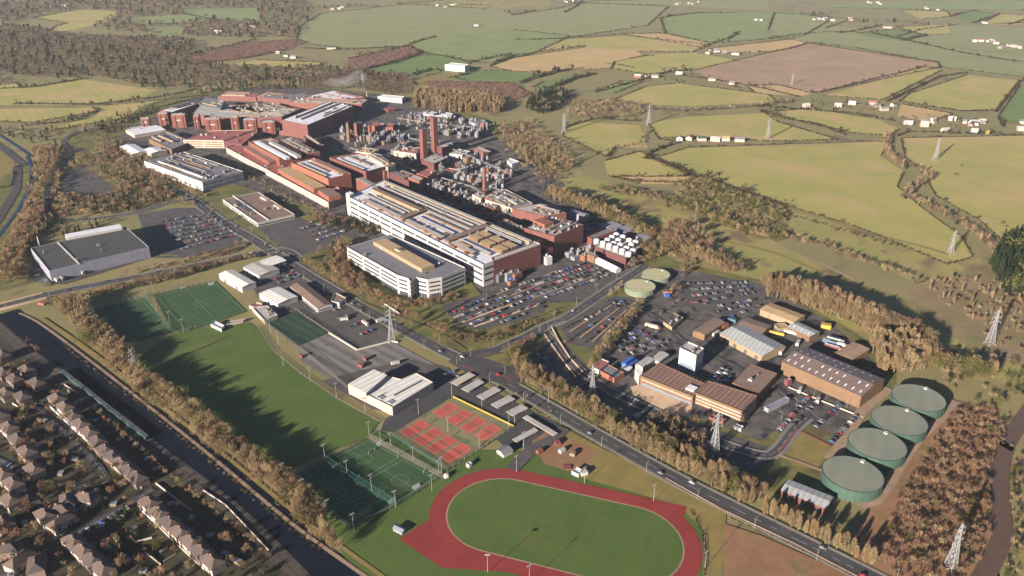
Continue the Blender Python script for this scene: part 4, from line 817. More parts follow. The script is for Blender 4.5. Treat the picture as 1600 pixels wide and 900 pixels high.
stack('stack_tower', 'shorter brick-red exhaust tower, left one of the twin stacks', 'exhaust tower', 663, 252, 52, 8.5, 8.5, 'brick', True)
stack('silo', 'thick round terracotta silo beside the shaded hall', 'silo', 561.5, 216, 27, 15, 15, 'terracotta', rings=1)
stack('silo', 'slim round terracotta silo right of the thick one', 'silo', 578, 214, 22, 8, 8, 'terracotta')
stack('chimney', 'tapered tan chimney left of the thick silo', 'chimney', 545.5, 222, 34, 7.5, 5, 'brownwall', rings=1)
stack('chimney', 'slim tall red chimney standing alone in the pipework', 'chimney', 757, 304, 40, 5, 3.8, 'terracotta', rings=2)
stack('chimney', 'thin pale vent stack inside the steam plume', 'vent stack', 574, 158, 22, 3, 2.2, 'tanwall')
stack('chimney', 'small red vent stack left of the red utility roof', 'vent stack', 627, 233, 15, 2.5, 2, 'terracotta')
stack('mast', 'white slender mast at the left side of the dark-roofed warehouse', 'mast', 63, 388, 16, 1.8, 0.8, 'whitewall')
def tank(label, px, py, r, h, side, top, group, n=48):
    g = G(px, py, h); t = empty('storage_tank', g[0], g[1], 0, label, 'storage tank', group); b = MB(); b.cyl(0, 0, 0, r, h, side, n=n); b.build('shell', t)
    b = MB(); b.cyl(0, 0, h-0.05, r-0.2, 0.15, side, top, n=n); 
    b.v = [(x, y, z) for x, y, z in b.v]; b.build('roof', t)
    b = MB(); 
    for k in range(n): a0, a1 = k*2*math.pi/n, (k+1)*2*math.pi/n; b.bar((r*math.cos(a0), r*math.sin(a0), h+0.15), (r*math.cos(a1), r*math.sin(a1), h+0.15), 0.35, side)
    b.build('rim', t)
    for k in range(24):
        b = MB(); a0 = k*2*math.pi/24; b.bar(((r+0.1)*math.cos(a0), (r+0.1)*math.sin(a0), 0), ((r+0.1)*math.cos(a0), (r+0.1)*math.sin(a0), h), 0.25, side); b.build('stiffener', t)
    b = MB(); a0 = R(48); b.box((r-1.8)*math.cos(a0), (r-1.8)*math.sin(a0), h+0.1, 3.4, 2.6, 0.9, a0, 'whitewall'); b.build('hatch', t)
    OPEN.append([(g[0]+r*math.cos(k*0.785), g[1]+r*math.sin(k*0.785)) for k in range(8)])
TL = 'large round green storage tank, '
for lb, x, y in ((TL+'nearest of the four in the row', 1332.5, 740.5), (TL+'second nearest of the row of four', 1370.5, 694), (TL+'second farthest of the row of four', 1405, 657), (TL+'farthest of the four in the row', 1435, 621.5)): tank(lb, x, y, 20.2, 9, 'tankgreen', 'tanktop', 'green storage tanks in a row')
tank('pale olive round tank, nearer of the pair by the campus road', 1000, 446.5, 16.2, 6.5, 'tankpale', 'olivetop', 'pale round tanks by the campus road', 40); tank('pale olive round tank, farther of the pair by the campus road', 1025, 428.5, 15.2, 5.5, 'tankpale', 'olivetop', 'pale round tanks by the campus road', 40)
# --- process plant between the buildings: skids, vessels and pipe racks, each its own thing
rr = random.Random(11)
def skid(x, y, label, group):
    t = empty('process_skid', x, y, 0.4, label, 'process plant', group, R(rr.choice((-47, 43))+rr.uniform(-3, 3))); b = MB(); k = rr.random()
    m = rr.choice(['dirtysteel', 'dirtysteel', 'brownwall', 'steel', 'slate', 'dirtysteel', 'steel', 'rust', 'greyroof', 'darkred']); L_ = rr.uniform(6, 14); h_ = rr.uniform(3, 10)
    b.box(0, 0, 0, L_, rr.uniform(4, 8), h_, 0, m, rr.choice(['dirtysteel', 'steel', 'greyroof', 'paleroof', 'greyroof', 'brownroof'])); b.build('housing', t)
    b = MB(); b.cyl(L_*0.28, 0, h_-0.1, rr.uniform(1, 1.8), rr.uniform(1.5, 5), rr.choice(['steel', 'lilac', 'dirtysteel', 'dirtysteel']), n=10, dome=0.8); b.build('vessel', t)
    b = MB(); b.box(-L_*0.2, 1, h_+0.5, L_*0.5, 0.8, 0.7, 0, 'steel'); b.build('duct', t)
    if k < 0.35: b = MB(); b.cyl(L_*0.9, 3, 0, 2.2, h_+2, rr.choice(['steel', 'lilac']), n=12, dome=1); b.build('side_vessel', t)
zones = [('530,205 620,205 660,240 640,262 600,236 535,226', 30, 'grey process skid in the plant area between the silo and the twin stacks'), ('620,188 672,178 760,195 755,215 700,218 655,210 620,205', 34, 'grey process skid in the plant area behind the twin stacks'),
         ('690,250 745,245 800,262 790,290 760,300 715,285 680,270', 24, 'pipework skid around the red chimney'), ('640,290 700,290 760,330 810,350 780,345 700,310', 26, 'process skid along the dark service road behind the long factory'),
         ('600,262 640,276 650,290 600,276', 6, 'small skid beside the square stair block'), ('758,425 800,418 815,428 800,445 765,440', 9, 'white gas plant unit at the foot of the brick end wall'), ('900,392 930,400 925,412 880,402', 5, 'small yard unit between the process hall and the white fabric shed')]
for zp, n_, lb in zones:
    pz = [G(*p) for p in P(zp)]; xs = [p[0] for p in pz]; ys = [p[1] for p in pz]; k = tr = 0
    placed = []
    n_ = int(n_*1.7)
    while k < n_ and tr < 4000:
        tr += 1; x, y = rr.uniform(min(xs), max(xs)), rr.uniform(min(ys), max(ys))
        if not inside(x, y, pz) or any((x-a)**2+(y-b_)**2 < 75 for a, b_ in placed) or any(inside(x, y, q) for q in OPEN[-140:] if len(q) < 30 and abs(area(q)) < 9000): continue
        placed.append((x, y)); k += 1; skid(x, y, lb, lb+'s')
for k, (s, lb) in enumerate([('548,238 600,250 650,275', 'elevated pipe rack running past the wide white roof'), ('640,222 700,236 760,262 800,280', 'elevated pipe rack from the twin stacks to the east fence'), ('690,285 740,300 765,318 800,345', 'elevated pipe rack below the red chimney'), ('770,300 830,325 885,335', 'elevated pipe rack along the grey shed roofs'), ('620,190 680,200 740,205', 'elevated pipe rack behind the twin stacks')]):
    l = [G(*p) for p in P(s)]; t = empty('pipe_rack', l[0][0], l[0][1], 0, lb, 'pipe rack'); off = tuple(t.location)
    b = MB(); q = MB()
    for a, c_ in zip(l, l[1:]):
        L_ = math.hypot(c_[0]-a[0], c_[1]-a[1]); ux, uy = (c_[0]-a[0])/L_, (c_[1]-a[1])/L_
        for o_ in (-1.6, -0.6, 0.5, 1.5): q.bar((a[0]-uy*o_, a[1]+ux*o_, 7.4), (c_[0]-uy*o_, c_[1]+ux*o_, 7.4), 0.55, ['steel', 'whitewall', 'dirtysteel', 'steel'][int(o_+1.6)])
        for s_ in np.arange(0, L_, 9):
            x, y = a[0]+ux*s_, a[1]+uy*s_
            for o_ in (-2, 2): b.bar((x-uy*o_, y+ux*o_, 0), (x-uy*o_, y+ux*o_, 7.2), 0.3, 'dirtysteel')
            b.bar((x+uy*2, y-ux*2, 7.05), (x-uy*2, y+ux*2, 7.05), 0.3, 'dirtysteel')
    b.build('frame', t, off); q.build('pipes', t, off)
# ------------------------------------------------------------------ vegetation
npr = np.random.RandomState(4)
def crown_faces(kind, n, seed):
    """unit-height crown (z 0..1) as many small leaf or twig faces; returns (n,4,3)"""
    r = np.random.RandomState(seed)
    if kind == 'conifer':
        z = r.uniform(0.06, 1, n)**1.0; rad = 0.22*(1.02-z)*(0.55+0.45*r.rand(n))*(1+0.25*np.sin(z*40)); a = r.uniform(0, 6.283, n)
        c = np.stack([rad*np.cos(a), rad*np.sin(a), z], 1); d = np.stack([np.cos(a), np.sin(a), -0.5+r.randn(n)*0.2], 1); L, Wd = 0.10, 0.035
    elif kind == 'poplar':
        z = r.uniform(0.12, 1, n); prof = 0.135*np.sin(np.clip((z-0.05)/0.98, 0, 1)*math.pi)**0.55; rad = prof*np.sqrt(r.rand(n))*1.1; a = r.uniform(0, 6.283, n)
        c = np.stack([rad*np.cos(a), rad*np.sin(a), z], 1); d = np.stack([np.cos(a)*0.22, np.sin(a)*0.22, np.ones(n)], 1)+r.randn(n, 3)*0.12; L, Wd = 0.16, 0.016
    elif kind in ('leafy', 'bush'):
        nb = 9; bc = r.randn(nb, 3)*np.array([0.19, 0.19, 0.16])+np.array([0, 0, 0.58 if kind == 'leafy' else 0.45]); br = r.uniform(0.14, 0.26, nb); k = r.randint(0, nb, n); dd = r.randn(n, 3); dd /= np.linalg.norm(dd, axis=1)[:, None]
        c = bc[k]+dd*br[k][:, None]*r.uniform(0.75, 1.05, n)[:, None]; c[:, 2] = np.clip(c[:, 2], 0.03, 1); d = dd+r.randn(n, 3)*0.5; L, Wd = 0.075, 0.045
    else:                                        # bare: twigs fan out from a few limbs
        nb = 8; ba = r.uniform(0, 6.283, nb); bo = r.uniform(0.1, 0.27, nb); bc = np.stack([bo*np.cos(ba), bo*np.sin(ba), r.uniform(0.5, 0.82, nb)], 1); k = r.randint(0, nb, n)
        dd = r.randn(n, 3); dd /= np.linalg.norm(dd, axis=1)[:, None]; rr_ = r.rand(n)**0.45; c = bc[k]+dd*rr_[:, None]*np.array([0.17, 0.17, 0.2]); c[:, 2] = np.clip(c[:, 2], 0.2, 1.02)
        d = (c-np.array([0, 0, 0.3])); d /= np.linalg.norm(d, axis=1)[:, None]; d = d+r.randn(n, 3)*0.35; d[:, 2] += 0.3; L, Wd = 0.11, 0.014
    d /= np.linalg.norm(d, axis=1)[:, None]; u = np.cross(d, r.randn(n, 3)); u /= np.linalg.norm(u, axis=1)[:, None]
    f = (400.0/n)**0.5; L *= f**0.5 if kind in ('poplar', 'bare') else f; Wd *= f*(1.5 if kind in ('poplar', 'bare') else 1)
    s = r.uniform(0.6, 1.3, n)[:, None]; d = d*L/2*s; u = u*Wd/2*s
    return np.stack([c-d-u, c+d-u*0.4, c+d+u*0.4, c-d+u], 1)
def np_mesh(name, quads, m, tint=None):
    me = bpy.data.meshes.new(name); n = len(quads); v = quads.reshape(-1, 3).astype(np.float32)
    me.vertices.add(n*4); me.vertices.foreach_set('co', v.ravel()); me.loops.add(n*4); me.loops.foreach_set('vertex_index', np.arange(n*4, dtype=np.int32))
    me.polygons.add(n); me.polygons.foreach_set('loop_start', np.arange(0, n*4, 4, dtype=np.int32)); me.polygons.foreach_set('loop_total', np.full(n, 4, dtype=np.int32))
    me.materials.append(M[m]); me.update(calc_edges=True)
    if tint is not None:
        at = me.attributes.new('tint', 'FLOAT', 'FACE'); at.data.foreach_set('value', tint.astype(np.float32))
    return me
def trunk_mesh(kind, seed, m):
    r = random.Random(seed); b = MB(); top = {'conifer': 0.9, 'poplar': 0.8}.get(kind, 0.42); r0 = {'poplar': 0.014, 'conifer': 0.016}.get(kind, 0.022)
    b.cyl(0, 0, 0, r0, top, m, n=6, r2=r0*0.35)
    if kind not in ('conifer', 'poplar'):
        for k in range(5):
            a = k*1.26+r.random(); z = r.uniform(0.22, 0.4); b.bar((0, 0, z), (0.2*math.cos(a), 0.2*math.sin(a), z+r.uniform(0.2, 0.4)), 0.014, m)
    return b.build('trunk', mesh_only=True)
KINDS = {'bare': ('bare_tree', 'twigs', 'bark', 'bare tree'), 'rusty': ('bare_tree', 'rusttwigs', 'bark', 'bare tree'), 'poplar': ('poplar_tree', 'poplar', 'palebark', 'poplar'), 'conifer': ('conifer_tree', 'conifer', 'bark', 'conifer'),
         'leafy': ('evergreen_tree', 'leafy', 'bark', 'tree'), 'bush': ('bush', 'gorse', 'bark', 'bush'), 'wood': ('bare_tree', 'farwood', 'bark', 'bare tree')}
SHP = {'bare': 'bare', 'rusty': 'bare', 'wood': 'bare', 'poplar': 'poplar', 'conifer': 'conifer', 'leafy': 'leafy', 'bush': 'bush'}
TREES = []                                        # x, y, height, width factor, kind, belt index
BELTS = []
OB = [(q, min(p[0] for p in q), max(p[0] for p in q), min(p[1] for p in q), max(p[1] for p in q)) for q in OPEN]
OS = [(q, min(p[0] for p in q), max(p[0] for p in q), min(p[1] for p in q), max(p[1] for p in q)) for q in SOFT]
def free(x, y, m_=0):
    far = math.hypot(x, y) > 1900
    for q, a, b_, c, d_ in (OB+OS if far else OB):
        if a-m_ <= x <= b_+m_ and c-m_ <= y <= d_+m_ and inside(x, y, q): return False
    return True
def put(x, y, hr, kinds, bi, wf=1.0):
    k = npr.choice(len(kinds), p=[q[1] for q in kinds]); h = npr.uniform(*hr); TREES.append((x, y, h, wf*npr.uniform(0.85, 1.2), kinds[k][0], bi))
def ks(s):                                        # "bare:.6 conifer:.4"
    o = [(q.split(':')[0], float(q.split(':')[1])) for q in s.split()]; t = sum(q[1] for q in o); return [(a, b/t) for a, b in o]
def belt(desc, pts, width, sp, hr, kinds, chk=True, wf=1.0):
    w_ = [G(*p) for p in P(pts)]; BELTS.append(desc); kk = ks(kinds); rows = max(1, int(width/sp+0.5))
    for a, c in zip(w_, w_[1:]):
        L_ = math.hypot(c[0]-a[0], c[1]-a[1]); ux, uy = (c[0]-a[0])/L_, (c[1]-a[1])/L_
        for s in np.arange(0, L_, sp):
            for r_ in range(rows):
                o_ = (r_+0.5-rows/2)*sp if rows > 1 else 0; o_ += npr.uniform(-0.4, 0.4)*sp*(1 if rows > 1 else 0.5); t = s+npr.uniform(-0.4, 0.4)*sp
                x, y = a[0]+ux*t-uy*o_, a[1]+uy*t+ux*o_
                if chk and not free(x, y): continue
                put(x, y, hr, kk, len(BELTS)-1, wf)
def grove(desc, pts, sp, hr, kinds, chk=True, keep=1.0, wf=1.0):
    w_ = [G(*p) for p in ext(P(pts))]; BELTS.append(desc); kk = ks(kinds); x0, x1 = min(p[0] for p in w_), max(p[0] for p in w_); y0, y1 = min(p[1] for p in w_), max(p[1] for p in w_)
    for x in np.arange(x0, x1, sp):
        for y in np.arange(y0, y1, sp):
            if npr.rand() > keep: continue
            X, Y = x+npr.uniform(-.5, .5)*sp, y+npr.uniform(-.5, .5)*sp
            if inside(X, Y, w_) and (not chk or free(X, Y)): put(X, Y, hr, kk, len(BELTS)-1, wf)
# near belts
belt('in the belt between the towpath and the playing fields', '112,480 150,522 185,565 235,610 290,655 340,700 392,742 440,776 485,806 530,838 590,876 640,905', 19, 4.2, (11, 17), 'bare:.8 rusty:.15 leafy:.05')
belt('in the hedge along the towpath bank', '100,540 160,590 240,650 330,725 420,800 500,860', 3, 6, (2.5, 4), 'bush:.6 bare:.4', False)
belt('in the belt north of the football pitches', '80,478 130,470 190,452 250,440 310,424 345,412 400,402', 15, 5, (6, 10), 'rusty:.5 bare:.4 leafy:.1')
belt('between the bridge road and the warehouse', '90,455 160,444 235,424 300,410 350,398 380,385', 12, 6, (5, 9), 'rusty:.7 bare:.3')
belt('in the roadside plantation by the white office', '440,388 480,418 520,445 570,478 610,502 650,528 690,540', 10, 4.2, (7, 11), 'rusty:.6 bare:.3 poplar:.1')
belt('in the strip before the white office', '545,448 590,468 625,482 670,478 720,465', 14, 5, (6, 9), 'rusty:.5 bare:.5')
belt('between the low and the white office', '455,360 480,375 520,385 540,395 530,425 560,455', 20, 5, (9, 14), 'rusty:.6 bare:.3 conifer:.1')
belt('beside the dark corner of the long factory', '500,345 530,352 560,358 590,366', 20, 6, (9, 13), 'conifer:.5 rusty:.5')
belt('in the cream facade hedge of the stepped factory', '345,262 380,272 430,300 480,325 510,335', 10, 6, (4, 7), 'bare:.6 leafy:.4')
belt('in the roadside belt east of the junction', '786,560 815,590 860,622 905,648 950,676 1000,705 1030,722', 22, 4.6, (10, 16), 'bare:.6 poplar:.25 leafy:.15')
belt('in the roadside belt below the office pylon', '1000,690 1040,715 1080,735 1120,756 1160,778 1185,790', 24, 4.6, (10, 15), 'poplar:.45 bare:.45 leafy:.1')
belt('in the row before the red brick shed', '1195,800 1230,818 1270,838 1310,858 1350,882 1370,895', 9, 4.2, (9, 14), 'poplar:.8 bare:.2')
belt('behind the poplar row by the red brick shed', '1205,792 1230,800 1280,825 1340,850 1370,870', 8, 6, (6, 9), 'rusty:.8 bare:.2')
belt('in the copse left of the office car park pylon', '1030,672 1070,668 1085,690 1060,700', 20, 6, (8, 12), 'rusty:.5 conifer:.3 bare:.2')
belt('in the row from the pale tanks to the junction loop', '1000,478 985,500 962,525 940,555 920,590', 12, 5, (7, 11), 'bare:.7 leafy:.2 rusty:.1')
belt('around the pale round tanks', '955,470 972,432 990,414 1040,398 1075,410 1070,438 1050,462', 10, 6, (6, 9), 'bare:.4 rusty:.6')
belt('in the strip south of the terraced car park', '680,510 720,530 760,535 800,520 830,505', 14, 5, (4, 7), 'rusty:.7 leafy:.3')
belt('in the pinkish copse by the junction', '790,565 812,540 830,530 790,535', 14, 5, (6, 9), 'rusty:1')
belt('in the tall tan row behind the business park', '1175,452 1215,462 1260,474 1300,490 1345,505 1375,525', 18, 4.6, (17, 25), 'poplar:.45 bare:.35 rusty:.2')
belt('in the tall grove above the green tanks', '1365,545 1400,552 1440,560 1395,575 1370,570', 26, 5.5, (16, 23), 'poplar:.6 bare:.4')
belt('in the yellowish belt north of the green tanks', '1440,572 1480,578 1520,584 1560,590', 14, 5, (12, 17), 'leafy:.5 bare:.3 poplar:.2')
belt('between the campus and the river meadow', '860,308 890,318 925,330 960,348 990,362 1010,378', 14, 5, (13, 19), 'bare:.6 poplar:.2 leafy:.2')
belt('along the river below the meadow', '1010,400 1040,388 1065,392 1090,402 1120,415 1150,432', 26, 7, (10, 17), 'bare:.6 rusty:.3 leafy:.1')
grove('in the river copse right of the white vessels', '1012,368 1040,355 1075,352 1100,362 1120,395 1090,405 1060,392 1030,395', 8, (11, 17), 'bare:.6 rusty:.4', keep=0.7)
belt('in the long hedge wood above the river meadow', '948,296 990,305 1030,315 1060,322 1100,338 1140,352 1180,366 1222,378', 24, 6.5, (7, 12), 'bare:.55 leafy:.35 conifer:.1')
belt('in the upper hedge below the big olive field', '1060,290 1090,296 1130,310 1170,322 1225,342', 20, 6, (6, 10), 'leafy:.5 bare:.4 wood:.1')
belt('in the low hedge across the meadow', '1232,340 1270,348 1310,362 1350,372 1380,382 1415,388', 5, 6, (4, 6), 'bush:.4 wood:.6')
belt('in the hedge strip of the river meadow', '1222,372 1260,382 1290,388 1340,410 1370,420 1400,430 1440,448', 16, 6.5, (6, 11), 'bare:.7 wood:.3')
belt('in the winding hedge between the two olive fields', '1388,212 1382,232 1392,248 1412,262 1440,268 1452,280 1420,300 1412,312 1440,320 1470,335 1500,352 1530,372 1550,392 1565,410', 13, 6, (8, 13), 'bare:.55 poplar:.15 wood:.2 conifer:.1')
grove('in the evergreen wood at the right edge', '1550,395 1570,380 1610,375 1620,470 1570,462 1548,425', 7, (16, 26), 'conifer:.85 leafy:.15')
grove('on the reedy bank at the right of the meadow', '1440,445 1500,430 1560,440 1600,470 1605,560 1560,545 1490,490', 8, (4, 9), 'poplar:.4 rusty:.3 bare:.3', keep=0.6, wf=1.2)
grove('in the scrub between the green tanks and the river', '1490,640 1560,645 1568,690 1545,740 1548,800 1540,850 1510,905 1380,905 1372,862 1400,790 1440,725', 4.6, (3, 9), 'rusty:.72 bush:.06 bare:.22', keep=0.9, wf=1.1)
grove('in the rough thicket along both river banks', '1556,640 1600,640 1612,720 1590,740 1592,800 1596,860 1560,910 1500,910 1545,850 1540,780 1545,720', 5, (3, 7), 'rusty:.5 bare:.35 bush:.15', keep=0.6)
grove('in the scrub on the far bank of the river', '1590,740 1612,700 1612,905 1550,905 1565,860', 8, (4, 8), 'bush:.3 bare:.5 leafy:.2', keep=0.8)
grove('in the dark wood between the meadow and the green tanks', '1440,545 1560,560 1612,600 1612,640 1540,640 1480,612', 9, (6, 11), 'bare:.5 leafy:.3 rusty:.2', keep=0.5)
belt('in the curved belt along the western canal', '60,235 82,262 76,300 52,338 32,375 20,410 12,445', 26, 6.5, (8, 13), 'bare:.5 rusty:.5')
grove('in the wood around the north-western road loop', '150,215 200,225 240,260 300,295 310,305 250,318 215,300 190,262 150,240', 7.5, (6, 11), 'bare:.55 rusty:.3 conifer:.15', keep=0.8)
grove('in the wood south of the loop car park', '100,312 200,300 248,312 215,330 120,340 92,330', 9, (7, 12), 'conifer:.4 rusty:.4 bare:.2', keep=0.8)
belt('in the belt in front of the grey production block', '215,262 250,288 290,302 318,312', 12, 6, (7, 10), 'bare:.9 leafy:.1')
belt('between the bends of the loop road', '60,318 70,345 110,372 170,345', 20, 8, (6, 10), 'bare:.5 conifer:.5')
belt('along the western edge of the warehouse yard', '55,360 30,400 40,440', 10, 6, (6, 10), 'rusty:.6 bare:.4')
belt('in the thin row of the north-western car park', '230,340 300,360 330,372 280,395', 4, 12, (5, 8), 'rusty:1')
for s in ('1030,495 1060,470 1100,480', '810,620 840,640 870,650', '700,492 760,486 800,480', '860,448 900,440 950,432'): belt('on kerbed islands between parked cars', s, 2, 9, (3, 5.5), 'rusty:.6 bare:.4', False)
# gardens of the housing estate
grove('in the back gardens of the housing estate', '0,560 60,590 110,640 170,700 240,760 300,800 380,860 430,905 0,905', 7.5, (4, 11), 'rusty:.5 bare:.28 conifer:.22 bush:.05', keep=0.6)
belt('between the railway and the last terrace', '120,615 165,660 215,700 260,745 320,790 360,820 400,852 440,890', 8, 6, (4, 8), 'bare:.6 rusty:.3 leafy:.1')
belt('at the bridge end of the railway', '0,500 30,530 60,560', 14, 7, (5, 8), 'rusty:.7 bare:.3')
grove('on the wooded verge west of the campus road', '180,235 215,262 300,312 345,345 380,372 330,330 270,325 210,330 150,345 100,350 85,330 95,280 120,245', 7.5, (6, 12), 'bare:.5 rusty:.38 conifer:.12', keep=0.75)
grove('on the rough ground between the canal and the warehouse', '60,235 110,222 90,260 72,300 66,340 60,380 40,400 20,440 0,440 20,390', 8, (8, 13), 'bare:.55 rusty:.35 conifer:.1', keep=0.75)
grove('on the campus landscaping strip', '430,330 540,372 545,440 640,490 700,520 730,545 690,540 600,490 500,425 440,380 400,350', 8, (5, 11), 'rusty:.45 bare:.45 leafy:.1', keep=0.6)
grove('on the terraced car park banks', '690,505 850,500 960,455 990,470 935,545 880,560 860,520 790,540 740,540', 10, (3, 6), 'rusty:.7 bare:.3', keep=0.4)
grove('on the slope beneath the river wood', '760,195 800,200 860,250 890,300 860,305 820,270 790,240', 10, (6, 12), 'bare:.5 rusty:.4 conifer:.1', keep=0.6)
grove('in the thickets along the river', '890,300 960,320 1010,350 1100,380 1180,430 1300,480 1420,530 1480,560 1400,545 1280,490 1160,440 1060,395 1010,380', 11, (6, 13), 'bare:.6 rusty:.25 leafy:.15', keep=0.55)
belt('in the added shade row behind the poplar row', '1190,450 1260,466 1330,488 1400,520 1460,552', 12, 5.5, (15, 22), 'bare:.6 rusty:.4')  # extra trees added to deepen the shade band behind the poplars
grove('in the roadside scrub east of the junction', '780,580 830,590 900,640 1000,700 1100,745 1190,790 1190,800 1100,765 1000,718 900,660 800,605', 7, (3, 6), 'rusty:.4 bare:.4 bush:.2', keep=0.5)
grove('on the scrubby railway banks', '0,515 60,570 120,625 250,725 340,800 420,870 400,870 310,800 200,710 100,630 0,545', 6, (1.5, 4), 'rusty:.5 bush:.3 bare:.2', keep=0.6)
grove('in the young plantation under the big olive field', '1060,286 1100,285 1160,302 1230,330 1225,374 1150,362 1080,332 1055,306', 5.5, (4, 8), 'leafy:.45 bare:.45 rusty:.1', keep=0.85)
# mid distance
grove('in the bare plantation beyond the campus', '645,168 700,176 785,178 790,165 740,150 650,146', 7, (14, 19), 'poplar:1', keep=0.9)
grove('in the river wood north-east of the campus', '785,195 830,190 850,215 880,232 900,262 870,275 830,262 800,235 780,215', 10, (8, 14), 'bare:.5 rusty:.3 poplar:.2', keep=0.8)
grove('in the dark copse by the poplar plantation', '822,170 835,148 875,142 890,152 870,170 850,180', 9, (12, 17), 'conifer:.8 bare:.2')
grove('in the wood above the small olive field', '880,185 900,160 950,158 1000,165 1005,180 960,188', 10, (9, 14), 'bare:.7 wood:.3', keep=0.8)
belt('in the field wood north of the farm lane', '1000,172 1060,176 1120,172 1180,168 1230,160', 22, 9, (8, 12), 'wood:.7 bare:.3')
belt('in the hedge left of the farm lane', '880,268 930,240 1000,225 1010,205', 10, 9, (6, 10), 'wood:.6 bare:.4')
grove('in the pink coppice behind the steam plume', '468,128 540,112 620,118 640,128 640,148 600,150 560,140 480,142', 9, (7, 11), 'wood:1')
grove('in the pale willow clump north of the campus', '290,150 400,120 480,122 470,140 400,142 320,148', 11, (9, 13), 'bare:.5 conifer:.3 wood:.2', keep=0.8)
grove('in the great north-western woods', '-10,30 60,45 100,55 200,60 290,60 320,70 285,98 340,104 480,106 560,110 640,120 640,128 480,130 400,128 250,142 140,122 30,122 -10,100', 17, (10, 17), 'wood:.75 conifer:.25', keep=0.95, wf=1.35)
grove('in the far skyline woods', '-20,4 120,0 480,-10 484,30 470,60 380,60 290,58 200,52 60,26 -20,60', 24, (10, 18), 'wood:.8 conifer:.2', keep=0.85, wf=1.7)
grove('in the reddish coppice', '284,91 400,66 465,62 482,66 450,78 400,88 296,101', 12, (5, 7), 'rusty:1', keep=0.9, wf=1.6)
grove('in the second reddish coppice', '544,92 640,73 662,80 602,100 572,107 538,101', 12, (5, 7), 'rusty:1', keep=0.9, wf=1.6)
grove('in the third reddish coppice', '668,128 800,130 832,148 795,160 740,150 670,141', 10, (5, 8), 'rusty:1', keep=0.9, wf=1.4)
grove('on the bushy ground beside the left fields', '-10,200 60,206 150,196 215,168 225,160 240,170 200,205 150,212 60,225', 12, (7, 12), 'wood:.5 conifer:.3 bare:.2', keep=0.75)
grove('in the left edge wood', '-20,100 30,128 20,142 -20,150', 14, (9, 13), 'wood:1', keep=0.8)
for s, w_ in [('640,58 700,50 760,44 800,38', 30), ('640,44 700,36 780,30', 20), ('1240,38 1290,28 1340,34 1400,34 1480,42', 40), ('1030,6 1100,4 1200,8', 40), ('480,14 560,10 640,14 700,8', 40), ('690,24 760,20 840,20', 24), ('1200,30 1240,30 1290,22', 50)]:
    belt('in the far hedgerow groves', s, w_, 18, (9, 14), 'wood:.8 conifer:.2', wf=1.5)
grove('in the hamlet gardens below the ploughed field', '1160,150 1260,160 1390,160 1395,178 1300,176 1200,166', 16, (6, 10), 'wood:.6 conifer:.4', keep=0.4)
grove('in the gardens of the eastern white houses', '1400,186 1470,182 1540,186 1550,208 1480,212 1400,202', 13, (5, 9), 'wood:.6 conifer:.3 bush:.1', keep=0.35)
grove('in the copse by the hill lane houses', '975,128 1060,112 1160,128 1180,142 1100,134 1040,128', 15, (6, 10), 'wood:.7 conifer:.3', keep=0.35)
# solitary shrubs in the fields
for x, y in [(1492, 276), (1565, 352), (1571, 357), (1250, 187), (1310, 205), (1318, 208), (1035, 262), (1500, 262), (700, 340 - 50)]:
    if free(*G(x, y)) or x > 900: BELTS.append('standing alone in the olive fields'); put(*G(x, y), (5, 8), ks('wood:1'), len(BELTS)-1)
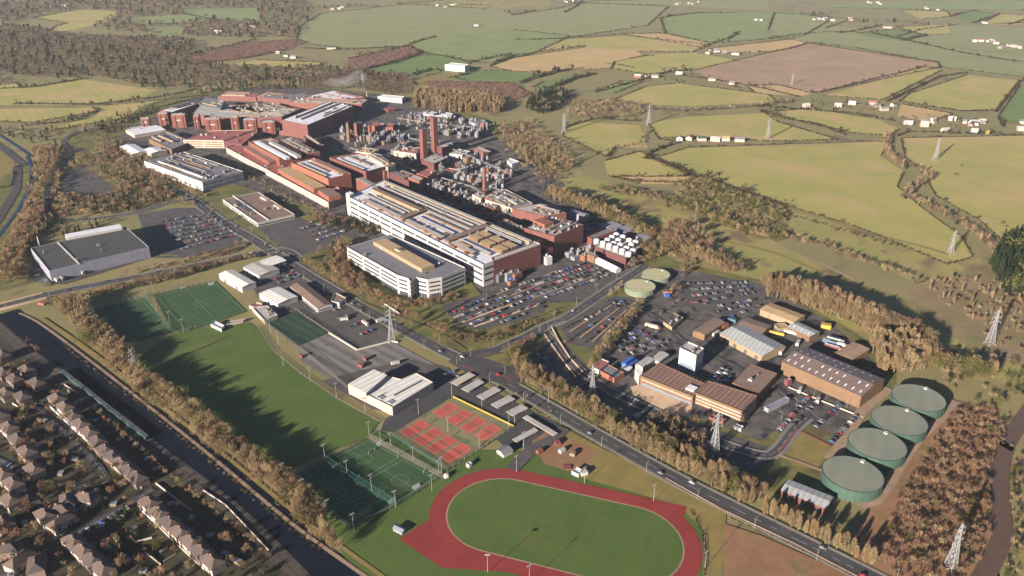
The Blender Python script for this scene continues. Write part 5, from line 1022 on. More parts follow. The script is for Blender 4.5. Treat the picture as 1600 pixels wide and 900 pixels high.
# --- nearest 300 of each kind become trees of their own, the rest one mass per kind
def dist(t): return t[2]/math.sqrt(t[0]**2+t[1]**2+H*H)
def onscr(t):
    a, c = PX(t[0], t[1]); return -30 < a < 1630 and -20 < c < 950
byname = {}
for t in TREES: byname.setdefault(KINDS[t[4]][0], []).append(t)
meshes = {}
def variants(kind, det, nv):
    key = (kind, det)
    if key not in meshes:
        meshes[key] = [(np_mesh('crown', crown_faces(SHP[kind], det, 100+i+len(meshes)*7), KINDS[kind][1]), trunk_mesh(SHP[kind], i, KINDS[kind][2])) for i in range(nv)]
    return meshes[key]
ADJ = {'bare': 'tan bare tree', 'rusty': 'reddish bare tree', 'wood': 'brown bare tree', 'poplar': 'slender pale poplar', 'conifer': 'dark green conifer', 'leafy': 'olive-green tree', 'bush': 'yellow-green bush'}
indiv = []
for nm, ts in byname.items():
    ts.sort(key=lambda t: -dist(t)*(1 if onscr(t) else 0.001)); top, rest = ts[:300], ts[300:]
    indiv += [t for t in top if onscr(t)]; rest += [t for t in top if not onscr(t)]
    if rest:
        Q = {}; 
        for t in rest:
            px_ = dist(t)*F*0.64
            if not onscr(t) and px_ < 6: continue
            n = 150 if px_ > 12 else (90 if px_ > 7 else 50); k = (t[4], n); 
            if k not in Q: Q[k] = [crown_faces(SHP[t[4]], n, 500+j) for j in range(6)]
            base = Q[k][npr.randint(6)]; a = npr.uniform(0, 6.28); cs, sn = math.cos(a), math.sin(a); v = base.copy(); wx = t[2]*t[3]
            X = (base[..., 0]*cs-base[..., 1]*sn)*wx+t[0]; Y = (base[..., 0]*sn+base[..., 1]*cs)*wx+t[1]; v[..., 0] = X; v[..., 1] = Y; v[..., 2] = base[..., 2]*t[2]
            Q.setdefault(('out', KINDS[t[4]][1]), []).append((v, np.full(n, npr.rand())))
        first = None
        outs = [(k[1], v) for k, v in Q.items() if k[0] == 'out']
        allq = np.concatenate([np.concatenate([a for a, _ in v]) for _, v in outs]); allt = np.concatenate([np.concatenate([b_ for _, b_ in v]) for _, v in outs])
        me = np_mesh('woodland', allq, outs[0][0], allt); cnt = [sum(len(a) for a, _ in v) for _, v in outs]
        for mm, _ in outs[1:]: me.materials.append(M[mm])
        me.polygons.foreach_set('material_index', np.repeat(np.arange(len(outs)), cnt).astype(np.int32))
        o = bpy.data.objects.new({'bare_tree': 'bare_woodland', 'poplar_tree': 'poplar_woodland', 'conifer_tree': 'conifer_woodland', 'evergreen_tree': 'evergreen_woodland', 'bush': 'scrub'}[nm], me); C.objects.link(o); o['kind'] = 'stuff'
        tag(o, {'bare_tree': 'brown bare winter woodland and hedgerow trees in the distance', 'poplar_tree': 'pale slender bare plantation trees in the distance', 'conifer_tree': 'dark green conifer patches in the distant woods', 'evergreen_tree': 'olive-green leafy trees mixed into the distant hedges', 'bush': 'yellow-green scrub scattered over rough ground'}[nm], 'scrub' if nm == 'bush' else 'woodland')
groups = {}
for t in indiv: groups.setdefault((ADJ[t[4]], BELTS[t[5]]), []).append(t)
for (adj, desc), ts in groups.items():
    ts.sort(key=lambda t: PX(t[0], t[1])[0]); N_ = len(ts)
    for i, t in enumerate(ts):
        kind = t[4]; px_ = dist(t)*F*0.64; det = 900 if px_ > 13 else 420; vs = variants(kind, det, 5); cm, tm = vs[(i*7+3) % 5]
        if N_ == 1: lb = '%s %s' % (adj, desc)
        elif N_ <= 12: lb = '%s %s, %s from left' % (adj, desc, nth(i))
        else: lb = '%s %s' % (adj, desc)
        grp = ('%s %s' % (adj.split()[-1]+'s', desc)) if N_ > 1 else None
        e = empty(KINDS[kind][0], t[0], t[1], 0, lb, KINDS[kind][3], grp, npr.uniform(0, 6.28)); wx = t[2]*t[3]
        for nm, me in (('crown', cm), ('trunk', tm)):
            o = bpy.data.objects.new(nm, me); C.objects.link(o); o.parent = e; o.scale = (wx, wx, t[2])

# --- hedges: one lumpy hedge each
def hedge(label, pts, h=2.6, wd=3.0, m='hedge', trees=0.0, world=None, grp='field hedges'):
    w_ = world or [G(*p) for p in P(pts)]; fs = []; tn = []
    d_ = math.hypot(*w_[0]); den = 30 if d_ < 1500 else (24 if d_ < 2400 else 12); f = 1.0 if d_ < 1500 else (1.8 if d_ < 2400 else 3.0)
    for a, c in zip(w_, w_[1:]):
        L_ = math.hypot(c[0]-a[0], c[1]-a[1]); n = max(1, int(L_/(2.5*f)))
        for k in range(n):
            if npr.rand() < 0.06: continue
            t = (k+npr.rand())/n; x, y = a[0]+(c[0]-a[0])*t, a[1]+(c[1]-a[1])*t; hh = h*npr.uniform(0.6, 1.25)*(2.3 if npr.rand() < trees else 1)
            q = crown_faces('bush', den, npr.randint(40)).copy(); q[..., :2] *= max(wd*f*1.3, hh*0.9); q[..., 0] += x; q[..., 1] += y; q[..., 2] *= hh; fs.append(q); tn.append(np.full(den, npr.rand()))
    if not fs: return
    q = np.concatenate(fs); x, y = w_[0]; q[..., 0] -= x; q[..., 1] -= y
    o = bpy.data.objects.new('hedge', np_mesh('hedge', q, m, np.concatenate(tn))); C.objects.link(o); o.location = (x, y, 0); tag(o, label, 'hedge', grp)
for lb, s, h in [
 ('dark hedge along the top of the left olive meadow', '0,139 60,136 105,128 132,122', 5), ('tall dark hedge below the left olive meadow', '20,163 150,164 250,152 320,137', 5), ('dark hedge below the second left meadow', '40,197 110,190 158,172', 5), ('hedge at the foot of the white-roofed hall', '150,205 200,188 250,172', 5),
 ('dark hedge above the second reddish coppice', '545,92 600,80 640,71', 5), ('dark hedge under the second reddish coppice', '570,109 620,98 662,82', 6), ('dark hedge under the first reddish coppice', '300,101 380,92 450,78', 5), ('dark hedge above the first reddish coppice', '284,88 340,76 400,62', 6),
 ('clipped dark hedge beside the white box depot', '643,118 668,111 680,108 690,112', 8), ('hedge right of the white box depot', '735,98 770,90 800,84', 6), ('hedge from the depot to the sage field', '700,122 722,118 745,110', 4), ('hedge line across the green fields, left', '640,68 660,62 683,57', 4), ('hedge under the far left green fields', '470,75 540,78 640,72', 3),
 ('hedge left of the stubble field', '766,104 800,88 840,82 915,72', 5), ('tall hedge between the lush strips', '812,132 830,124 870,113 892,110', 9), ('dark hedge on the lush strip below the stubble', '868,136 895,125 930,116', 9), ('hedge from the dark copse to the hill lane', '930,145 955,138 1000,126 1040,114 1075,110', 6),
 ('hedge line above the tan far field', '830,62 880,60 975,53 1040,52', 3), ('hedge on the sage field top left', '800,24 820,20 836,16', 5), ('dark hedge between the far sage fields', '882,20 900,10 910,2', 5), ('hedge across the far pasture', '1030,30 1050,24 1100,20 1150,20', 4), ('hedge right of the pasture', '1112,68 1140,60 1155,50', 5), ('low hedge in the stubble field', '945,100 970,102 990,106', 3), ('bush row in the stubble corner', '985,92 1010,87 1020,88', 3),
 ('hedge below the ploughed field', '1268,146 1285,144 1340,130 1400,116 1442,105 1470,107', 4), ('hedge with trees between the olive fields of the east', '1385,160 1410,148 1440,134 1470,120 1512,114', 6), ('hedge along the lower edge of the eastern stubble', '1405,158 1450,166 1500,174 1555,173', 4), ('hedge on the right of the eastern olive field', '1555,176 1575,150 1592,130 1604,122', 5), ('hedge above the ploughed field', '1265,66 1330,74 1400,86 1468,98', 3), ('hedge left of the ploughed field', '1200,82 1235,76 1262,68', 3),
 ('hedge across the sage field of the far east', '1360,52 1430,66 1500,82 1560,92 1604,98', 4), ('far hedge beside the lush square field', '1488,25 1505,19', 4), ('far hedge right of the lush square field', '1522,36 1560,23', 4), ('far hedge below the yellow field', '1575,39 1604,30', 4), ('hedge with bushes over the lush oval field', '1312,52 1350,46 1376,40', 5), ('dark hedge stub right of the lush oval', '1412,62 1430,58 1448,55', 4), ('long far hedge under the top fields', '1200,60 1240,54 1290,50 1340,50', 3),
 ('hedge above the small olive field', '880,200 930,186 1000,190', 4), ('hedge on the lane of the farm sheds', '1030,217 1045,220 1055,222', 3), ('dark hedge from the lane to the olive field', '1008,250 1018,238 1040,230 1052,226', 5), ('dense hedge along the crescent field', '1012,248 1040,256 1080,272 1110,280 1125,288', 6), ('dark hedge below the big olive field', '1120,283 1150,296 1200,313 1230,325', 5),
 ('hedge row over the eastern lane', '1190,176 1240,188 1290,200 1320,212', 6), ('hedge in front of the eastern white houses', '1400,214 1420,206 1460,207 1500,209 1600,212', 4), ('hedge left of the blue-roofed barn', '1560,184 1568,200', 5), ('hedge on the hill lane', '1060,118 1100,122 1180,136 1250,152', 4), ('hedge from the hamlet to the lane', '1180,166 1260,172 1340,178 1400,190', 4),
 ('first dark hedge line in the terraced car park', '880,515 940,484 962,470', 2.2), ('second dark hedge line in the terraced car park', '896,528 950,494 975,476', 2.2), ('third dark hedge line in the terraced car park', '912,538 960,504 984,484', 2.2), ('hedge row inside the large car park', '790,452 860,430 900,418', 2.2), ('second hedge row inside the large car park', '800,466 880,440 950,425', 2.2),
 ('straight hedge along the car park lawn', '700,512 740,522 780,528 815,515', 2), ('low hedge by the parked cars under the junction', '840,498 870,484 880,480', 2), ('clipped hedge along the track side grass', '1078,796 1096,830 1102,870 1100,900', 2),
 ('hedge between the pitch and the clubhouse yard', '462,486 490,500 514,520 560,547', 1.6), ('bank hedge along the towpath', '60,512 130,565 230,645 330,725 430,806 510,868', 1.2), ('hedge on the south side of the main road', '760,598 800,620 860,655 930,695', 1.5), ('hedge along the fence of the brown field', '1140,808 1200,836 1290,880 1330,900', 1.2),
 ('garden hedge behind the last terrace of houses', '300,780 340,815 390,860 420,895', 2), ('garden hedge along the railway', '100,600 150,645 200,690 250,730', 2), ('hedge around the estate green', '20,745 60,770 100,765', 1.5)]:
    hedge(lb, s, h, 3.0 if h > 2.2 else 1.6, trees=0.12 if h > 3 else 0)

for w_ in FIELDS:
    if math.hypot(*cen(w_)) < 1150: continue
    k = npr.randint(len(w_)); q = w_[k:]+w_[:k+1]; q = q[:max(3, int(len(q)*npr.uniform(0.6, 1.0)))]
    pq = [PX(*p) for p in q]; cut = next((j for j in range(len(q)-1) if (abs(pq[j][0]-pq[j+1][0]) < 4 and abs(pq[j][1]-pq[j+1][1]) > 12) or min(pq[j][0], pq[j+1][0]) > 1590), None)
    if cut is not None: q = q[:cut+1] if cut+1 >= len(q)/2 else q[cut+1:]
    if len(q) < 2: continue
    hedge('thin dark boundary hedge between fields of the far farmland', None, npr.uniform(2.2, 3.8), 2.4, trees=0.08, world=q, grp='thin boundary hedges of the far farmland')
# ------------------------------------------------------------------ semi-detached houses of the estate
def inst(root, kids, x, y, z, rz, label, group, sc3=None):
    """copy of a thing (an Empty) with copies of its parts and their sub-parts"""
    r = root.copy(); C.objects.link(r); r.location = (x, y, z); r.rotation_euler = (0, 0, rz); r['label'] = label
    if group: r['group'] = group
    if sc3: r.scale = sc3
    for ch in kids:
        c = ch.copy(); C.objects.link(c); c.parent = r
        for g2 in ch.children: d2 = g2.copy(); C.objects.link(d2); d2.parent = c
    return r
def make_house(wall, roof, name='semi_detached_house'):
    t = empty(name, 0, -9000, 0, 'x', 'house', 'g'); L_, W_, h, rh = 15.5, 9.4, 5.8, 3.4
    b = MB(); b.prism([(-L_/2, -W_/2), (L_/2, -W_/2), (L_/2, W_/2), (-L_/2, W_/2)], 0, h, wall); b.box(-3.4, W_/2+1.38, 0, 4.2, 2.8, 2.9, 0, wall, roof); wl = b.build('wall', t)
    b = MB(); o_ = 0.5; q = [(-L_/2-o_, -W_/2-o_, h), (L_/2+o_, -W_/2-o_, h), (L_/2+o_, W_/2+o_, h), (-L_/2-o_, W_/2+o_, h)]; r0, r1 = (-L_/2+W_/2-0.4, 0, h+rh), (L_/2-W_/2+0.4, 0, h+rh)
    b.face([q[0], q[1], r1, r0], roof); b.face([q[1], q[2], r1], roof); b.face([q[2], q[3], r0, r1], roof); b.face([q[3], q[0], r0], roof); b.face(q[::-1], 'housewhite'); rf = b.build('roof', t)
    for x in (-0.1,): b = MB(); b.box(x, 0.3, h+rh-1.2, 1.5, 0.9, 2.4, 0, 'pebble'); b.box(x-0.35, 0.3, h+rh+1.2, 0.3, 0.3, 0.35, 0, 'terracotta'); b.box(x+0.35, 0.3, h+rh+1.2, 0.3, 0.3, 0.35, 0, 'terracotta'); ch = b.build('chimney', t)
    ch.parent = rf
    for x in (-4.6, 4.6):
        for z in (0.8, 3.3):
            b = MB(); b.box(x, -W_/2-0.03, z, 2.4, 0.14, 1.3, 0, 'glass'); wn = b.build('window', t)
            b = MB(); b.box(x, -W_/2-0.08, z-0.14, 2.7, 0.22, 0.12, 0, 'whitewall'); b.build('sill', wn)
    for x in (-1.5, 1.5): b = MB(); b.box(x, -W_/2-0.04, 0.1, 1.0, 0.14, 2.1, 0, 'darkred'); b.build('door', t)
    for x in (-4.2, 0.2, 4.6): b = MB(); b.box(x, W_/2+0.04, 3.3, 1.6, 0.12, 1.2, 0, 'glass'); b.build('rear_window', t)
    return t
HV = [make_house('housewhite', 'tile'), make_house('pebble', 'tile2'), make_house('cream', 'tile')]
def bungalow(): pass
used = [False]*3
def house(px, py, ang, label, group, k=0):
    x, y = G(px, py); global used
    if not used[k]:
        t = HV[k]; t.location = (x, y, 0); t.rotation_euler = (0, 0, ang); t['label'] = label; t['group'] = group; used[k] = True
    else: t = inst(HV[k], HV[k].children, x, y, 0, ang, label, group)
    return t
def gpx(px, py): return G(px, py)
ROWS = [('the white-fronted left edge terrace', [(3, 657), (17, 676), (31, 695), (45, 714)], (0, 666, 47, 714), 0),
 ('the long pink-fronted terrace, upper part', [(92, 631), (104, 644), (117, 658), (129, 671), (142, 684), (155, 698)], (81, 632, 185, 726), 0), ('the long pink-fronted terrace, lower part', [(168, 712), (180, 722), (192, 733), (205, 744), (217, 754)], (81, 632, 185, 726), 1),
 ('the brown hipped terrace beside the railway trees', [(236, 795), (252, 811), (268, 826), (284, 841), (301, 856), (317, 871), (333, 886)], (223, 791, 331, 886), 0),
 ('the short terrace at the bottom edge', [(118, 856), (133, 870), (148, 884), (163, 898)], (110, 852, 155, 897), 0),
 ('the small cluster beside the round estate green', [(74, 814), (92, 806), (108, 792), (136, 786), (98, 824)], (60, 800, 100, 840), 2),
 ('the homes in the lower left corner', [(12, 868), (34, 884), (8, 826), (60, 892)], (0, 850, 40, 890), 1), ('the homes near the left edge garden wall', [(8, 750), (24, 764), (56, 742), (20, 790)], (0, 740, 30, 770), 2),
 ('the homes by the small lawn atop the estate', [(8, 590), (26, 600), (12, 622), (44, 586), (60, 606), (6, 562), (38, 628)], (0, 590, 40, 625), 1)]
for desc, pts, (x0, y0, x1, y1), k in ROWS:
    a, c = G(x0, y0), G(x1, y1); ang = math.atan2(c[1]-a[1], c[0]-a[0]); pts = sorted(pts)
    for i, (px, py) in enumerate(pts):
        house(px, py, ang+rnd.uniform(-.04, .04)+(0.9*i if 'cluster' in desc or 'corner' in desc else 0), 'hipped house in %s, %s from left' % (desc, nth(i)), 'hipped houses in '+desc, (k+(i % 3 == 2)) % 3)
def wall_thing(label, pts, h, t_, m, name='garden_wall', cat='garden wall', grp=None, z=0.0):
    w_ = [G(*p) for p in P(pts)]; b = MB(); x, y = w_[0]
    a, c = offs(w_, t_/2), offs(w_, -t_/2); b.prism(a+c[::-1], z, z+h, m) if len(w_) == 2 else None
    if len(w_) > 2:
        for i in range(len(w_)-1): 
            q = [a[i], a[i+1], c[i+1], c[i]]; 
            b.face([(*a[i], z), (*a[i+1], z), (*a[i+1], z+h), (*a[i], z+h)], m); b.face([(*c[i+1], z), (*c[i], z), (*c[i], z+h), (*c[i+1], z+h)], m); b.face([(*c[i], z+h), (*c[i+1], z+h), (*a[i+1], z+h), (*a[i], z+h)], m)
    o = b.build(name, None, (x, y, 0)); o.location = (x, y, 0); return tag(o, label, cat, grp)
for i, s in enumerate(['244,757 300,800', '223,799 262,838 320,892', '203,840 212,849 238,842', '228,865 252,884', '318,768 352,790 395,835 420,862', '60,842 80,828 98,834', '20,632 34,640 50,634 68,632', '86,636 130,682 190,738', '262,858 250,864', '275,868 256,880', '76,628 90,640', '100,602 122,616', '0,668 46,716']):
    wall_thing(['pale garden wall behind the hipped terrace trees', 'long pale wall before the brown hipped terrace', 'bent white wall of the middle garden', 'short tan wall in the lower gardens', 'long sunlit wall beside the railway trees', 'curved cream wall by the estate green', 'pale wall at the small lawn', 'white fence before the long pink terrace', 'short cross wall between gardens, upper', 'short cross wall between gardens, lower', 'white gate wall at the top of the pink terrace', 'tan wall along the lawn corner', 'white front wall of the left edge terrace'][i], s, 1.8, 0.5, 'housewhite' if i % 2 == 0 else 'cream')
for i, (s, lb) in enumerate([('0,672 46,722', 'added white strip for the sunlit fronts of the left edge terrace'), ('78,636 180,732', 'added white strip for the sunlit fronts of the long pink terrace'), ('182,734 222,764', 'added white strip for the sunlit fronts of the lower pink terrace'), ('220,797 328,896', 'added white strip for the sunlit fronts of the railway-side terrace'), ('106,858 152,902', 'added white strip for the sunlit fronts of the bottom edge terrace')]):
    wall_thing(lb, s, 1.5, 0.9, 'whiteroof')  # extra bright strips standing in for the sunlit house fronts
# garden sheds
shed = empty('garden_shed', 0, -9000, 0, 'x', 'shed', 'garden sheds among the back gardens'); b = MB(); b.box(0, 0, 0, 4, 3, 2.3, 0, 'hedgewood'); b.build('wall', shed); b = MB(); b.prism([(-2.3, -1.8), (2.3, -1.8), (2.3, 1.8), (-2.3, 1.8)], 2.3, 2.5, 'lilac'); b.build('roof', shed)
SH = [(30, 740), (70, 730), (96, 742), (118, 720), (60, 700), (150, 770), (178, 790), (190, 812), (210, 830), (160, 825), (230, 720), (245, 735), (212, 700), (268, 790), (300, 812), (330, 840), (352, 868), (120, 800), (170, 860), (40, 650), (70, 660), (110, 612), (128, 628), (150, 660), (186, 690), (40, 820), (20, 900), (200, 880), (225, 895), (372, 880)]
for i, (px, py) in enumerate(sorted(SH)):
    x, y = G(px, py); lb = 'small garden shed in the back gardens of the housing estate, %s from left' % nth(i)
    if i == 0: shed.location = (x, y, 0); shed['label'] = lb
    else: inst(shed, shed.children, x, y, 0, rnd.uniform(0, 3), lb, None)

# ------------------------------------------------------------------ cars
def make_car(col, kind='car'):
    t = empty('parked_car', 0, -9000, 0, 'x', 'car', 'g'); b = MB(); m = 'car_'+col
    L_, W_ = (4.4, 1.8) if kind == 'car' else (5.4, 2.0); z1, z2 = (0.85, 1.45) if kind == 'car' else (1.1, 2.2)
    x = L_/2; 
    prof = [(-x, 0.35), (-x, z1*0.95), (-x*0.78, z1+0.05), (-x*0.62, z1+0.05), (-x*0.42, z2), (x*0.18, z2), (x*0.48, z1+0.03), (x*0.92, z1*0.85), (x, 0.6), (x, 0.35)] if kind == 'car' else [(-x, 0.35), (-x, z2), (x*0.3, z2), (x*0.6, z1), (x, 0.9), (x, 0.35)]
    for s in (-1, 1):
        f = [(px_, s*W_/2*(0.86 if z > z1+0.1 else 1), z) for px_, z in prof]; b.face(f if s < 0 else f[::-1], m)
    for (xa, za), (xb, zb) in zip(prof, prof[1:]):
        wa, wb_ = [W_/2*(0.86 if z > z1+0.1 else 1) for z in (za, zb)]; b.face([(xa, -wa, za), (xa, wa, za), (xb, wb_, zb), (xb, -wb_, zb)][::-1], m)
    b.face([(-x, -W_/2, .35), (-x, W_/2, .35), (x, W_/2, .35), (x, -W_/2, .35)][::-1], 'tyre'); b.build('body', t)
    if kind == 'car':
        b = MB(); b.face([(x*0.2, -0.72, z2-0.03), (x*0.47, -0.8, z1+0.09), (x*0.47, 0.8, z1+0.09), (x*0.2, 0.72, z2-0.03)][::1], 'glass'); b.v = [(q[0]+0.05, q[1], q[2]+0.04) for q in b.v]; b.build('windscreen', t)
        b = MB(); b.face([(-x*0.44, -0.72, z2-0.03), (-x*0.6, -0.8, z1+0.09), (-x*0.6, 0.8, z1+0.09), (-x*0.44, 0.72, z2-0.03)][::-1], 'glass'); b.v = [(q[0]-0.05, q[1], q[2]+0.04) for q in b.v]; b.build('rear_window', t)
        for s in (-1, 1):
            b = MB(); b.face([(-x*0.52, s*(W_/2*0.93+0.03), z1+0.1), (x*0.38, s*(W_/2*0.93+0.03), z1+0.1), (x*0.15, s*(W_/2*0.86+0.03), z2-0.1), (-x*0.4, s*(W_/2*0.86+0.03), z2-0.1)], 'glass'); b.build('side_window', t)
    for sx in (-0.62, 0.62):
        for s in (-1, 1):
            b = MB(); n = 8; f = [(x*sx+0.33*math.cos(k*6.283/n), s*(W_/2+0.02), 0.33+0.33*math.sin(k*6.283/n)) for k in range(n)]; b.face(f, 'tyre'); f2 = [(p[0], p[1]-s*0.25, p[2]) for p in f]; b.face(f2[::-1], 'tyre')
            for k in range(n): b.face([f[k], f[(k+1) % n], f2[(k+1) % n], f2[k]], 'tyre')
            b.build('wheel', t)
    return t
COLS = ['white', 'silver', 'black', 'red', 'blue', 'grey']; WGT = [0.15, 0.24, 0.28, 0.07, 0.08, 0.18]
PROTO = {c: make_car(c) for c in COLS}; FLAT = {}
def flat_mesh(c):                                 # the whole car as one mesh, for those only two or three pixels long
    if c in FLAT: return FLAT[c]
    bm = bmesh.new(); mats = []; 
    me = bpy.data.meshes.new('parked_car')
    for ch in PROTO[c].children:
        st = len(bm.faces); bm.from_mesh(ch.data); bm.faces.ensure_lookup_table()
        for i in range(st, len(bm.faces)):
            m = ch.data.materials[bm.faces[i].material_index]
            if m not in mats: mats.append(m)
            bm.faces[i].material_index = mats.index(m)
    bm.to_mesh(me); bm.free()
    for m in mats: me.materials.append(m)
    FLAT[c] = me; return me
CARS = []                                         # x, y, angle, colour, place, z
def lot(desc, c4, rows, per, fill=0.8, ang=None, jit=0.15):
    """cars parked in rows over a quad of photo pixels: rows run from a to b"""
    q = [G(*p) for p in P(c4)]
    for r_ in range(rows):
        v = (r_+0.5)/rows
        A, B = [tuple(q[i][k]*(1-v)+q[j][k]*v for k in (0, 1)) for i, j in ((0, 3), (1, 2))]; L_ = math.hypot(B[0]-A[0], B[1]-A[1]); n = per or int(L_/2.75); al = math.atan2(B[1]-A[1], B[0]-A[0])
        for k in range(n):
            if rnd.random() > fill: continue
            t = (k+0.5)/n; x, y = A[0]+(B[0]-A[0])*t, A[1]+(B[1]-A[1])*t
            CARS.append((x+rnd.uniform(-jit, jit), y+rnd.uniform(-jit, jit), al+math.pi/2+(math.pi if rnd.random() < .5 else 0), rnd.choices(COLS, WGT)[0], desc))
lot('the tank-side car park', '1296,692 1336,650 1341,653 1301,695', 1, 0, 0.8); lot('the tank-side car park', '1270,668 1311,632 1315,635 1276,671', 1, 0, 0.8); lot('the tank-side car park', '1236,664 1278,624 1283,627 1241,667', 1, 0, 0.75); lot('the tank-side car park', '1212,676 1262,618 1267,621 1217,679', 1, 0, 0.7)
lot('the yard behind the long brown office', '1096,610 1125,575 1150,585 1120,622', 3, 0, 0.6)
lot('the pylon car park by the roadside trees', '880,612 925,592 960,625 905,640', 3, 0, 0.6); lot('the pylon car park by the roadside trees', '950,640 985,620 1030,645 990,668', 2, 0, 0.6)
lot('the car park at the office pylon', '1068,692 1098,668 1106,674 1078,702', 2, 0, 0.7); lot('the front drive of the long brown office', '1000,640 1060,668 1052,674 992,648', 1, 0, 0.5)
lot('the open lot at the loop road', '795,575 850,545 868,590 822,600', 4, 0, 0.45)
lot('the yard left of the white tower', '950,530 1010,512 1040,545 975,560', 5, 0, 0.5); lot('the yard left of the white tower', '1000,500 1035,520 1055,540 1020,545', 2, 0, 0.4)
lot('the northern business car park', '1072,440 1165,440 1180,462 1080,480', 4, 0, 0.65); lot('the northern business car park', '1100,480 1185,465 1180,480 1110,495', 2, 0, 0.6); lot('the long kerb above the business park', '1130,508 1188,482 1186,476 1120,500', 1, 0, 0.5)
lot('the large car park under the process hall', '775,455 905,412 965,430 860,468', 5, 0, 0.75); lot('the car park opposite the white office', '700,488 760,464 850,462 740,512', 4, 0, 0.7); lot('the car park opposite the white office', '760,500 850,470 850,485 790,508', 2, 0, 0.55)
lot('the terraced car park by the pale tanks', '885,512 965,470 985,472 935,530', 3, 0, 0.12)
lot('the north-western car park behind the warehouse', '245,345 330,333 372,370 285,394', 8, 0, 0.78); lot('the car yard beside the brown pavilion', '510,482 545,470 605,518 562,535', 4, 0, 0.42)
lot('the planted car park between the offices', '455,350 505,343 548,362 500,380', 5, 0, 0.75); lot('the drive by the low office', '408,300 430,305 500,345 480,352', 2, 0, 0.45); lot('the drive before the stepped factory', '440,318 455,322 520,352 508,356', 1, 0, 0.4)
lot('the loop car park in the north-west', '120,258 148,258 170,282 135,285', 3, 0, 0.4); lot('the yard behind the white sports hall', '560,598 590,582 680,578 660,585', 2, 0, 0.4); lot('the yard behind the white sports hall', '690,585 715,575 730,590 705,600', 2, 0, 0.4)
lot('the depot yard among the sheds', '410,430 455,425 470,435 430,450', 3, 0, 0.45); lot('the school drive by the bays', '716,600 735,592 800,640 790,645', 1, 0, 0.2)
lot('the estate streets', '0,722 45,745 45,742 0,718', 1, 0, 0.35); lot('the estate streets', '120,838 200,793 203,796 122,842', 1, 0, 0.3); lot('the estate streets', '60,765 90,800 93,797 63,762', 1, 0, 0.3)
lot('the forecourt of the dark-roofed warehouse', '50,425 70,450 80,447 60,420', 2, 0, 0.3); lot('the service road behind the long factory', '660,300 770,345 768,349 655,303', 1, 30, 0.4)
def onroad(w_, ts, off_, desc, rev=False):
    seg = [0]
    for a, c in zip(w_, w_[1:]): seg.append(seg[-1]+math.hypot(c[0]-a[0], c[1]-a[1]))
    for t in ts:
        s = t*seg[-1]; i = max(k for k in range(len(seg)-1) if seg[k] <= s); a, c = w_[i], w_[i+1]; al = math.atan2(c[1]-a[1], c[0]-a[0]); k = (s-seg[i])/((seg[i+1]-seg[i]) or 1)
        x, y = a[0]+(c[0]-a[0])*k, a[1]+(c[1]-a[1])*k; CARS.append((x-math.sin(al)*off_, y+math.cos(al)*off_, al+(math.pi if rev else 0), rnd.choices(COLS, WGT)[0], desc))
onroad(main_w, [0.02, 0.05, 0.07, 0.10, 0.13, 0.2, 0.27, 0.3, 0.52, 0.60, 0.64, 0.82, 0.905, 0.96], 3.2, 'the main road'); onroad(main_w, [0.03, 0.06, 0.085, 0.16, 0.33, 0.47, 0.58, 0.74, 0.80, 0.93], -3.2, 'the main road', True)
onroad(b_w, [0.03, 0.42, 0.55, 0.8], 3, 'the bridge road'); onroad(b_w, [0.1, 0.33, 0.7], -3, 'the bridge road', True); onroad(j_w, [0.2, 0.5, 0.8], 2.6, 'the campus access road')
CARS.sort(key=lambda c: c[0]**2+c[1]**2)
top, rest = CARS[:300], CARS[300:]
gr_ = {}
for c in top: gr_.setdefault((c[3], c[4]), []).append(c)
firstused = set()
for (col, desc), cs in gr_.items():
    cs.sort(key=lambda c: PX(c[0], c[1])[0])
    for i, (x, y, al, _, _) in enumerate(cs):
        moving = 'road' in desc and 'car park' not in desc and 'lot' not in desc
        lb = '%s car %s %s%s' % (col, 'driving on' if moving else 'in', desc, '' if len(cs) == 1 else ', %s %s one from left' % (nth(i), col))
        g_ = 'cars in '+desc; pxs = 4.4*F*0.64/math.sqrt(x*x+y*y+H*H)
        if col not in firstused: t = PROTO[col]; t.location = (x, y, ZL[0]); t.rotation_euler = (0, 0, al); t['label'] = lb; t['group'] = g_; firstused.add(col)
        elif pxs > 5.2 or moving: t = inst(PROTO[col], PROTO[col].children, x, y, ZL[0], al, lb, g_)
        else: t = bpy.data.objects.new('parked_car', flat_mesh(col)); C.objects.link(t); t.location = (x, y, ZL[0]); t.rotation_euler = (0, 0, al); tag(t, lb, 'car', g_)
for c in COLS:
    if c not in firstused:
        for ch in list(PROTO[c].children): bpy.data.objects.remove(ch)
        bpy.data.objects.remove(PROTO[c])
V = []; Fc = []; Mi = []; ml = []
for x, y, al, col, _ in rest:
    me = flat_mesh(col); o0 = len(V); cs, sn = math.cos(al), math.sin(al); V += [(x+v.co.x*cs-v.co.y*sn, y+v.co.x*sn+v.co.y*cs, v.co.z+ZL[0]) for v in me.vertices]
    for p in me.polygons:
        Fc.append(tuple(o0+i for i in p.vertices)); m = me.materials[p.material_index]
        if m not in ml: ml.append(m)
        Mi.append(ml.index(m))
if V:
    me = bpy.data.meshes.new('parked_cars'); me.from_pydata(V, [], Fc); [me.materials.append(m) for m in ml]; me.polygons.foreach_set('material_index', Mi); o = bpy.data.objects.new('parked_cars', me); C.objects.link(o); tag(o, 'hundreds of tiny parked cars filling the farther car parks', 'cars'); o['kind'] = 'stuff'

